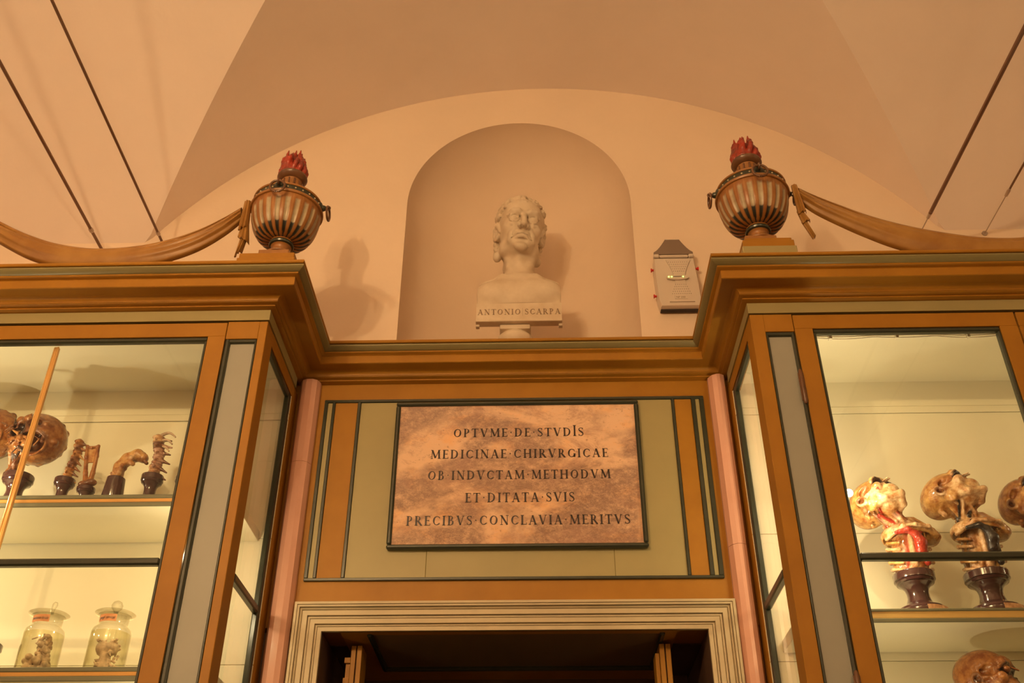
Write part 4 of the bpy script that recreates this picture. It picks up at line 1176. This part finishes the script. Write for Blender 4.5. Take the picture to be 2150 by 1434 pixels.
def skull(V, rnd, c1='gold', c2='pale', vessels='red', strands=26, tgt=None):
    """anatomical head in unit head heights, face towards -y"""
    A, Bc = EB[c1], EB[c2]
    V.ell((0, .10, .13), (.33, .42, .34), .02, A)
    V.ell((0, -.08, -.10), (.23, .26, .30), .06, A)
    V.path([(-.22, .0, -.22), (-.17, -.17, -.38), (0, -.33, -.44), (.17, -.17, -.38), (.22, 0, -.22)], .055, .04, Bc)
    V.ell((0, -.30, .16), (.20, .08, .10), .06, A)
    V.ell((0, -.16, -.30), (.16, .17, .12), .08, Bc)
    for sx in (-1, 1):
        V.ell((sx * .20, -.08, -.20), (.085, .15, .17), .05, Bc)
        V.ell((sx * .20, -.24, -.10), (.08, .09, .09), .05, Bc)
        V.ell((sx * .25, .05, -.22), (.07, .10, .14), .05, A)
    V.ell((0, -.31, -.20), (.12, .09, .12), .05, Bc)
    for sx in (-1, 1):
        V.path([(sx * .09, -.345, .10), (sx * .16, -.335, .105), (sx * .23, -.26, .05)], .032, .03, Bc)
        V.path([(sx * .10, -.33, -.08), (sx * .20, -.25, -.10), (sx * .27, -.05, -.06), (sx * .29, .06, -.04)], .032, .02, Bc)
        V.ell((sx * .135, -.345, .01), (.070, .10, .055), .02, EB['dark'], 's')
        V.ell((sx * .27, -.08, .05), (.05, .12, .07), .03, EB['amber'], 's')
        V.tor((sx * .325, .08, -.07), .066, .024, rotm('Z', sx * radians(70)), .7, .012, Bc)
        V.ell((sx * .330, .08, -.07), (.024, .032, .048), .01, EB['brown'], 's')
    V.ell((0, -.37, -.07), (.030, .05, .055), .012, EB['dark'], 's')
    V.path([(-.022, -.36, .06), (-.022, -.44, .00)], .014, .01, Bc); V.path([(.022, -.36, .06), (.022, -.44, .00)], .014, .01, Bc)
    for i in range(9):
        a = radians(-60 + 15 * i)
        for z, zz in ((-.205, 1), (-.275, -1)):
            V.ell((.125 * sin(a), -.20 - .155 * cos(a), z), (.014, .014, .024), .006, (.72, .58, .36))
    T = np.array((0, .10, -.85)) if tgt is None else V.M.T @ (np.array(tgt) - V.o) / V.s
    base = np.array((0, .06, -.15)); dr = T - base; L_ = np.linalg.norm(dr); dr = dr / L_
    e1 = np.array((1., 0, 0)); e1 -= dr * (e1 @ dr); e1 /= np.linalg.norm(e1); e2 = np.cross(dr, e1)
    V.cap(base, T - dr * .02, .16, .15, .06, EB['amber'])
    for i in range(strands + 14):
        sx = rnd.choice((-1, 1)); p = np.array((sx * rnd.uniform(.10, .26), rnd.uniform(-.28, .18), rnd.uniform(-.34, -.02)))
        an = rnd.uniform(0, 2 * pi); rq = rnd.uniform(.10, .20)
        q = T + (e1 * cos(an) + e2 * sin(an)) * rq
        m_ = base + dr * L_ * .55 + (e1 * cos(an) + e2 * sin(an)) * rnd.uniform(.13, .18)
        col = EB[vessels] if rnd.random() < .22 else rnd.choice([A, Bc, Bc, EB['amber'], EB['pink']])
        V.path([p, m_, q], [.018, .026, .020], .016, col)
    for sx in (-1, 1):
        f = base + dr * L_ * .5 + e1 * sx * .15 - e2 * .05
        V.path([(sx * .13, -.06, -.24), f, T + e1 * sx * .13], [.020, .032, .032], .008, EB[vessels])
        V.path([(sx * .16, -.06, -.30), (sx * .25, -.10, -.20), (sx * .23, -.17, -.08)], .015, .008, EB[vessels])
        V.path([(sx * .24, .06, -.12), (sx * .22, -.02, -.28), f], .020, .008, EB[vessels])
        V.path([f, f + np.array((sx * .08, -.06, .02)), f + np.array((sx * .05, -.12, .08))], .014, .008, EB[vessels])
    for i in range(40):
        a = rnd.uniform(0, 2 * pi); z = rnd.uniform(-.5, .3)
        V.ell((.27 * cos(a), .05 + .33 * sin(a), z * .6), [rnd.uniform(.02, .05)] * 3, .03, rnd.choice([A, Bc, EB['amber']]))

def head_specimen(label, x, y, zs, ped_r, ped_h, hc, Rh, s, seed, girdle=True, vessels='red', c1='gold', c2='pale', ribs=True, tors=None, gir=1):
    org = (x, y, zs); r = empty('anatomical_head', org); tag(r, label, 'anatomical model', 'head models in the right case')
    pedestal('turned_pedestal', (x, y, zs), ped_r, ped_h, r, org, True)
    rnd = random.Random(seed); zp = zs + ped_h
    lo = np.array((min(x, hc[0]) - .14, y - .14, zp - .004)); hi = np.array((max(x, hc[0]) + .14, y + .15, hc[2] + s * .62))
    V = Vox(lo, hi, .0021); V.xf(Rh, hc, s); skull(V, rnd, c1, c2, vessels, tgt=(x + .004, y, (tors or hc[2] - .12) + .018))
    V.xf(None); V.mesh('head', M['bone'], r, org)
    if girdle:
        V = Vox((x - .13, y - .13, zp - .004), (x + .15, y + .13, hc[2] + .02), .0021)
        zg = tors
        # ribcage stump
        V.ell((x, y + .005, (zp + zg) / 2), (.046, .042, (zg - zp) / 2 + .034), .02, EB['gold'])
        V.ell((x - .004, y - .03, (zp + zg) / 2 + .024), (.026, .026, (zg - zp) / 2 - .01), .01, EB['brown'], 's')
        for i in range(5):
            z = zp + .012 + (zg - zp) * .19 * i
            for sx in (-1, 1):
                V.path([(x, y + .035, z + .012), (x + sx * .050, y + .024, z + .010), (x + sx * (.058 + .006 * (i % 2)), y - .008, z), (x + sx * .036, y - .040, z - .012)], .0046, .004, EB[('pale', 'gold', 'pink')[i % 3]])
        V.path([(x, y - .040, zp + .012), (x, y - .046, zg - .005)], .008, .006, EB['pale'])
        for i in range(34):
            a = rnd.uniform(0, 2 * pi)
            V.path([(x + .040 * cos(a), y + .038 * sin(a), zp + .004), (x + .044 * cos(a + .3), y + .038 * sin(a + .3), zp + .035), (x + .034 * cos(a + .5), y + .032 * sin(a + .5), zg)], .006, .006, EB[rnd.choice(['gold', 'pale', 'amber', vessels])])
        V.mesh('rib_cage', M['bone'], r, org)
        # shoulder girdle: arched shell like a brim
        V = Vox((x - .11, y - .13, zg - .06), (x + .15, y + .11, zg + .08), .0019)
        gx = x + .012 * gir
        V.ell((gx, y, zg + .004), (.083, .070, .040), .01, EB['pale'], rot=rotm('Y', radians(6 * gir)))
        V.ell((gx, y - .004, zg - .016), (.080, .068, .040), .006, EB['gold'], 's', rot=rotm('Y', radians(6 * gir)))
        V.ell((gx + .056, y - .012, zg - .002), (.030, .040, .020), .014, EB['gold'])
        V.path([(gx - .075, y - .02, zg - .006), (gx - .035, y - .066, zg + .016), (gx, y - .072, zg + .018), (gx + .04, y - .066, zg + .014), (gx + .08, y - .025, zg - .002)], .0065, .006, EB['pale'])
        for i in range(12):
            t = i / 11; V.path([(gx - .06 + .12 * t, y - .058 + .02 * abs(t - .5), zg + .012), (gx - .02 + .04 * t, y - .02, zg + .060)], .0038, .005, EB[rnd.choice(['gold', 'pale', 'amber', 'pink'])])
        V.mesh('shoulder_girdle', M['bone'], r, org)
        V = Vox((x - .07, y - .11, zp), (x + .08, y + .03, zg + .03), .0018)
        vc = EB[vessels]
        V.path([(x - .045, y - .060, zg - .002), (x - .012, y - .070, zg + .002), (x + .010, y - .068, zg - .012), (x + .020, y - .062, zg - .035), (x + .018, y - .055, zg - .065)], [.006, .009, .012, .018, .016], .006, vc)
        V.path([(x + .014, y - .062, zg - .008), (x + .034, y - .058, zg + .006), (x + .052, y - .045, zg + .008)], .006, .004, vc)
        V.path([(x - .02, y - .066, zg + .002), (x - .026, y - .058, zg + .022)], .005, .004, vc)
        V.path([(x + .028, y - .05, zg - .05), (x + .034, y - .045, zp + .02)], [.012, .010], .004, vc)
        V.mesh('great_vessels', M['bone'], r, org)
    return r

YS = 2.912
def Rhd(yawd, pitchd, rolld): return rotm('Z', radians(yawd)) @ rotm('Y', radians(rolld)) @ rotm('X', radians(pitchd))
head_specimen('first head model inside the right case, red arteries, brim-like shoulders, nearest the stile', 1.112, YS, .966, .074, .132, (1.050, YS - .005, 1.330), Rhd(26, -46, 8), .188, 5, tors=1.208)
head_specimen('second head model inside the right case, black veins spilling from its neck', 1.325, YS, .966, .080, .132, (1.286, YS - .005, 1.352), Rhd(40, -42, 14), .188, 11, vessels='black', tors=1.222, gir=1)
head_specimen('third head model inside the right case, cut by the right edge of the picture', 1.575, YS, .966, .074, .130, (1.512, YS, 1.332), Rhd(20, -36, 0), .182, 17, tors=1.19, c1='amber', c2='gold')
# brown head on the shelf below
org = (1.260, YS, .52); r = empty('anatomical_head', org)
tag(r, 'glossy brown face with closed eye on the lower shelf of the right case', 'anatomical model', 'head models in the right case')
pedestal('turned_pedestal', (1.260, YS, .52), .07, .12, r, org, True)
V = Vox((1.15, 2.80, .636), (1.41, 3.10, .94), .0021)
V.xf(Rhd(48, -8, 4), (1.258, YS, .790), .185)
skull(V, random.Random(21), 'amber', 'amber', 'brown', 14)
V.ell((-.135, -.33, .01), (.07, .05, .05), .02, EB['amber'])
V.mesh('head', M['bone'], r, org)

# --- left case, upper shelf
ZS = 1.343
def half_skull(label, x, y, hc, s, Rh, seed, ped_r, ped_h):
    org = (x, y, ZS); r = empty('sectioned_skull', org); tag(r, label, 'anatomical model', 'sectioned skulls in the left case')
    pedestal('turned_pedestal', (x, y, ZS), ped_r, ped_h, r, org)
    rnd = random.Random(seed)
    V = Vox((min(x, hc[0]) - .13, y - .12, ZS + ped_h - .004), (max(x, hc[0]) + .14, y + .13, hc[2] + .12), .0022)
    V.xf(Rh, hc, s); am, br = EB['amber'], EB['brown']
    V.ell((0, 0, .02), (.47, .40, .44), .01, am)
    V.ell((.10, -.30, -.16), (.20, .20, .16), .03, br, 's')
    V.ell((-.20, -.34, .02), (.13, .18, .16), .03, EB['dark'], 's')
    V.ell((.05, -.42, .16), (.12, .16, .10), .03, br, 's')
    for i in range(46):
        a = rnd.uniform(-pi, pi); q = rnd.uniform(.08, .36)
        p = np.array((q * cos(a) - .08, -.33 + rnd.uniform(-.02, .06), q * sin(a) - .05))
        V.path([p, p + np.array((rnd.uniform(-.12, .12), rnd.uniform(-.04, .03), rnd.uniform(-.12, .12)))], [rnd.uniform(.012, .03), .01], .012, rnd.choice([am, br, br, EB['dark'], (.50, .25, .08)]))
    V.tor((.12, -.26, -.18), .20, .022, None, 1.0, .02, am)
    for i in range(30):
        V.path([(rnd.uniform(-.32, -.05), rnd.uniform(-.15, .1), rnd.uniform(-.38, -.2)), (rnd.uniform(-.25, -.10) - .02, rnd.uniform(-.08, .1), -.62)], [.03, .022], .015, rnd.choice([am, br, EB['dark'], (.50, .25, .08)]))
    for i in range(40):
        a = rnd.uniform(-pi, pi); e = rnd.uniform(-1.2, 1.2)
        V.ell((.45 * cos(e) * cos(a), .38 * cos(e) * sin(a), .02 + .42 * sin(e)), [rnd.uniform(.03, .07)] * 3, .03, rnd.choice([am, am, br, (.50, .25, .08)]))
    V.xf(None); V.mesh('skull', M['bone'], r, org)
    return r
half_skull('brown sectioned skull in the left case, behind the upright gilt bead', -1.684, 2.93, (-1.655, 2.925, 1.588), .200, rotm('Y', radians(8)), 2, .060, .118)
half_skull('brown sectioned skull at the far left picture edge', -1.89, 3.00, (-1.880, 3.02, 1.665), .205, rotm('Y', radians(-6)), 9, .058, .125)

def spine(label, x, y, ped, path, seed, spikes, cols, rad):
    org = (x, y, ZS); r = empty('vertebral_column', org); tag(r, label, 'anatomical model', 'vertebrae specimens in the left case')
    pedestal('turned_pedestal', (x, y, ZS), ped[0], ped[1], r, org)
    rnd = random.Random(seed); P = np.array(path, float)
    lo = P.min(0) - .06; hi = P.max(0) + .06; V = Vox(lo, hi, .0016)
    d = np.concatenate([[0], np.cumsum(np.linalg.norm(np.diff(P, axis=0), axis=1))]); n = max(4, int(d[-1] / (rad * 1.35)))
    for i in range(n):
        t = d[-1] * (i + .5) / n; c = np.array([np.interp(t, d, P[:, k]) for k in range(3)])
        c2 = np.array([np.interp(min(t + .004, d[-1]), d, P[:, k]) for k in range(3)]); c0 = np.array([np.interp(max(t - .004, 0), d, P[:, k]) for k in range(3)])
        u = (c2 - c0) / np.linalg.norm(c2 - c0); col = EB[rnd.choice(cols)]
        side = np.cross((0, 1, 0), u); side /= np.linalg.norm(side)
        hgt = d[-1] / n
        V.cap(c - u * hgt * .24, c + u * hgt * .24, rad * .80, rad * .80, .002, col)
        for e in (-1, 1): V.ell(tuple(c + u * hgt * .34 * e), (rad, rad, rad * .30), .003, col)
        sp = c + side * rad * rnd.uniform(1.9, 2.5) * spikes + u * -hgt * .6
        V.path([c + side * rad * .6 * spikes, (c + sp) / 2 + u * .002, sp], [rad * .42, rad * .30, rad * .14], .003, EB[rnd.choice(cols)])
        V.path([c, c + np.array((0, -rad * 1.2, 0)) - u * hgt * .2], [rad * .4, rad * .25], .004, col)
        for k in range(3):
            q = c + np.array([rnd.uniform(-1, 1) for _ in range(3)]) * rad * .8
            V.ell(tuple(q), [rad * rnd.uniform(.25, .45)] * 3, .004, EB[rnd.choice(cols)])
    V.mesh('vertebrae', M['bone'], r, org); return r
spine('spiny golden neck vertebrae on a turned pedestal, left of the forked bone', -1.528, 2.93, (.041, .103), [(-1.527, 2.93, 1.440), (-1.522, 2.93, 1.490), (-1.512, 2.93, 1.540), (-1.516, 2.93, 1.588)], 3, 1, ['gold', 'amber', 'brown'], .0155)
sp2 = spine('pale vertebrae with curved rib stumps, rightmost specimen standing clear in the left case', -1.244, 2.93, (.044, .112), [(-1.246, 2.93, 1.450), (-1.240, 2.93, 1.495), (-1.240, 2.93, 1.535), (-1.256, 2.93, 1.600)], 7, 1, ['pink', 'pale', 'pale', 'brown'], .0185)
mb = MB((-1.244, 2.93, ZS))
for k, (z, L_) in enumerate(((1.604, .052), (1.578, .046), (1.552, .040))):
    mb.tube([(-1.245 + L_ * t, 2.93 - .01 * t, z + .010 * sin(pi * t) - .012 * t * t) for t in [i / 8 for i in range(9)]], [.0065 - .004 * (i / 8) for i in range(9)], 8)
mb.build('rib_stumps', M['flesh'], sp2, smooth=True)
spine('vertebrae specimen half hidden behind the right stile of the left case door', -1.135, 2.93, (.040, .105), [(-1.137, 2.93, 1.445), (-1.132, 2.93, 1.50), (-1.128, 2.93, 1.555)], 13, 1, ['pale', 'gold', 'amber'], .016)
# forked bone
org = (-1.452, 2.93, ZS); r = empty('forked_bone', org); tag(r, 'translucent amber two-pronged bone on a small dark pedestal', 'anatomical model')
pedestal('turned_pedestal', (-1.452, 2.93, ZS), .036, .072, r, org)
V = Vox((-1.50, 2.88, 1.405), (-1.41, 2.98, 1.59), .0014)
for sx in (-1, 1):
    V.path([(-1.452 + sx * .006, 2.93, 1.425), (-1.456 + sx * .012, 2.93, 1.47), (-1.462 + sx * .0175, 2.93, 1.53), (-1.466 + sx * .0185, 2.93, 1.568)], [.010, .0075, .006, .005], .004, EB['amber'])
V.path([(-1.485, 2.93, 1.566), (-1.466, 2.925, 1.560), (-1.447, 2.93, 1.567)], .004, .004, EB['amber'])
V.box((-1.463, 2.932, 1.535), (.016, .0025, .028), .002, .004, EB['gold']); V.ell((-1.436, 2.92, 1.430), (.018, .014, .012), .006, EB['brown'])
V.ell((-1.455, 2.92, 1.424), (.022, .016, .012), .006, EB['brown'])
V.mesh('bone', M['bone'], r, org)
# foot-like bone on a plain cylinder
org = (-1.362, 2.93, ZS); r = empty('ankle_bone', org); tag(r, 'golden crooked bone bending right on a plain dark cylinder', 'anatomical model')
MB(org).lathe([(.035, 0), (.036, .002), (.029, .104), (.026, .106)], (-1.362, 2.93, ZS), 32).build('cylinder_stand', M['ebony'], r, smooth=True)
V = Vox((-1.42, 2.88, 1.440), (-1.25, 2.99, 1.57), .0014); rnd = random.Random(31)
V.path([(-1.362, 2.93, 1.445), (-1.360, 2.93, 1.490), (-1.340, 2.93, 1.518), (-1.310, 2.93, 1.532), (-1.288, 2.93, 1.520)], [.020, .019, .020, .020, .016], .006, EB['gold'])
for i in range(26):
    t = rnd.random(); p = (-1.368 + .085 * t + rnd.uniform(-.01, .01), 2.912 + rnd.uniform(-.004, .02), 1.455 + .075 * sin(t * 1.9) + rnd.uniform(-.012, .010))
    V.ell(p, (rnd.uniform(.005, .012), .008, rnd.uniform(.005, .010)), .004, EB[rnd.choice(['gold', 'pale', 'amber', 'brown'])])
V.path([(-1.292, 2.925, 1.518), (-1.272, 2.925, 1.500)], [.009, .006], .004, EB['brown'])
V.path([(-1.350, 2.912, 1.455), (-1.345, 2.912, 1.490), (-1.328, 2.912, 1.500), (-1.312, 2.912, 1.492)], .008, .004, EB['gold'])
V.mesh('bone', M['bone'], r, org)

# --- left case, lower shelf: jars
ZJ = .815
def script_label(x, y, z, w_, txt, parent, org, rad):
    mb = MB(org); n = 14; a0, a1 = radians(-90 - 44), radians(-90 + 30)
    vs = []
    for i in range(n + 1):
        a = a0 + (a1 - a0) * i / n
        for zz in (z, z + .021):
            vs.append((x + (rad + .0012) * cos(a), y + (rad + .0012) * sin(a), zz))
    fs = [(2 * i, 2 * i + 2, 2 * i + 3, 2 * i + 1) for i in range(n)]
    mb.add(vs, fs).build('paper_label', M['label'], parent, smooth=True)
    # handwriting: italic built-in letters bent round the neck
    cu = bpy.data.curves.new('handwriting', 'FONT'); cu.body = txt; cu.size = .0125; cu.shear = .35; cu.extrude = .0001
    o = bpy.data.objects.new('handwriting', cu); COL.objects.link(o); bpy.context.view_layer.update()
    me = bpy.data.meshes.new_from_object(o.evaluated_get(bpy.context.evaluated_depsgraph_get())); bpy.data.objects.remove(o)
    W = max(v.co.x for v in me.vertices)
    for v in me.vertices:
        a = a0 + .08 + (a1 - a0 - .16) * v.co.x / W; rr = rad + .0016 + v.co.z
        v.co = Vector((x + rr * cos(a), y + rr * sin(a), z + .0065 + v.co.y)) - Vector(org)
    me.materials.clear(); me.materials.append(M['letter']); link('handwriting', me, parent)
def jar(label, x, y, seed, fin, txt, neat):
    org = (x, y, ZJ); r = empty('specimen_jar', org); tag(r, label, 'jar', 'lidded specimen jars in the left case')
    R1 = .058
    pf = [(.0001, .0), (R1 - .004, 0), (R1, .004), (R1, .115), (R1 - .002, .126), (R1 - .009, .134), (R1 - .014, .139), (.0425, .142), (.0425, .166), (.048, .170)]
    MB(org).lathe(pf, (x, y, ZJ), 48).build('glass_body', M['jar'], r, smooth=True, ang=60)
    MB(org).lathe([(.0001, .0025), (R1 - .004, .0025), (R1 - .003, .006), (R1 - .003, .116), (.0001, .116)], (x, y, ZJ), 40).build('fluid', M['fluid'], r, smooth=True)
    ld = MB(org).lathe([(.0001, .168), (.040, .168), (.057, .1745), (.0585, .1765), (.057, .1780), (.020, .1775), (.010, .181), (.0001, .182)], (x, y, ZJ), 48).build('lid', M['jar'], r, smooth=True, ang=40)
    f = MB(org)
    if fin: f.tube([(x + .006, y, ZJ + .178), (x + .007, y, ZJ + .192), (x + .010, y, ZJ + .206), (x + .012, y, ZJ + .214)], [.005, .006, .0085, .005], 14)
    else: f.lathe([(.006, .178), (.007, .184), (.015, .192), (.0175, .201), (.014, .211), (.006, .217), (.0001, .218)], (x, y, ZJ), 24)
    f.build('knob', M['jar'], ld, smooth=True)
    script_label(x, y, ZJ + .1435, .06, txt, r, org, .0425)
    rnd = random.Random(seed); V = Vox((x - .056, y - .056, ZJ + .002), (x + .056, y + .056, ZJ + .116), .0014)
    if neat:
        V.path([(x, y, ZJ + .008), (x - .003, y, ZJ + .055)], [.020, .015], .01, (1, 1, 1))
        for sx in (-1, 1): V.ell((x + sx * .014 - .002, y, ZJ + .076), (.019, .02, .021), .006, (1, 1, 1))
        for i in range(60):
            sx = rnd.choice((-1, 1)); z = rnd.uniform(.004, .098); q = .012 + .018 * rnd.random()
            p = (x + sx * q, y + rnd.uniform(-.02, .02), ZJ + z)
            V.path([p, (p[0] + rnd.uniform(-.012, .012), p[1], p[2] + rnd.uniform(-.012, .012))], [.0042, .002], .002, (1, 1, 1))
    else:
        for i in range(46):
            a = rnd.uniform(0, 2 * pi); z = rnd.uniform(.004, .045); q = .034 * sqrt(rnd.random())
            V.ell((x + q * cos(a), y + q * sin(a), ZJ + z), (rnd.uniform(.006, .014), .012, rnd.uniform(.006, .012)), .003, (1, 1, 1))
        for i in range(60):
            t = rnd.random(); p = np.array((x + .014 + rnd.uniform(-.018, .016), y + rnd.uniform(-.02, .01), ZJ + .035 + .072 * t))
            if i % 2: V.ell(tuple(p), (rnd.uniform(.004, .011), .008, rnd.uniform(.005, .011)), .002, (1, 1, 1))
            else: V.path([p, p + np.array((rnd.uniform(-.014, .004), 0, rnd.uniform(-.006, .01))), p + np.array((rnd.uniform(-.02, 0), 0, rnd.uniform(-.014, .0)))], [.004, .003, .002], .002, (1, 1, 1))
    V.mesh('preserved_tissue', M['flesh'], r, org)
jar('wide glass jar with orange label and narrow upright knob, left of the pair', -1.452, 2.905, 5, True, 'membranae dorsale', False)
jar('wide glass jar with orange label and round knob, right of the pair', -1.254, 2.905, 9, False, 'gangli cervicali', True)
# tip of a dark instrument at the left edge
org = (-1.66, 2.93, ZJ); r = empty('dark_stand', org); tag(r, 'dark wooden foot of a specimen stand at the lower left picture edge', 'stand')
pedestal('turned_foot', (-1.655, 2.93, ZJ), .085, .10, r, org)
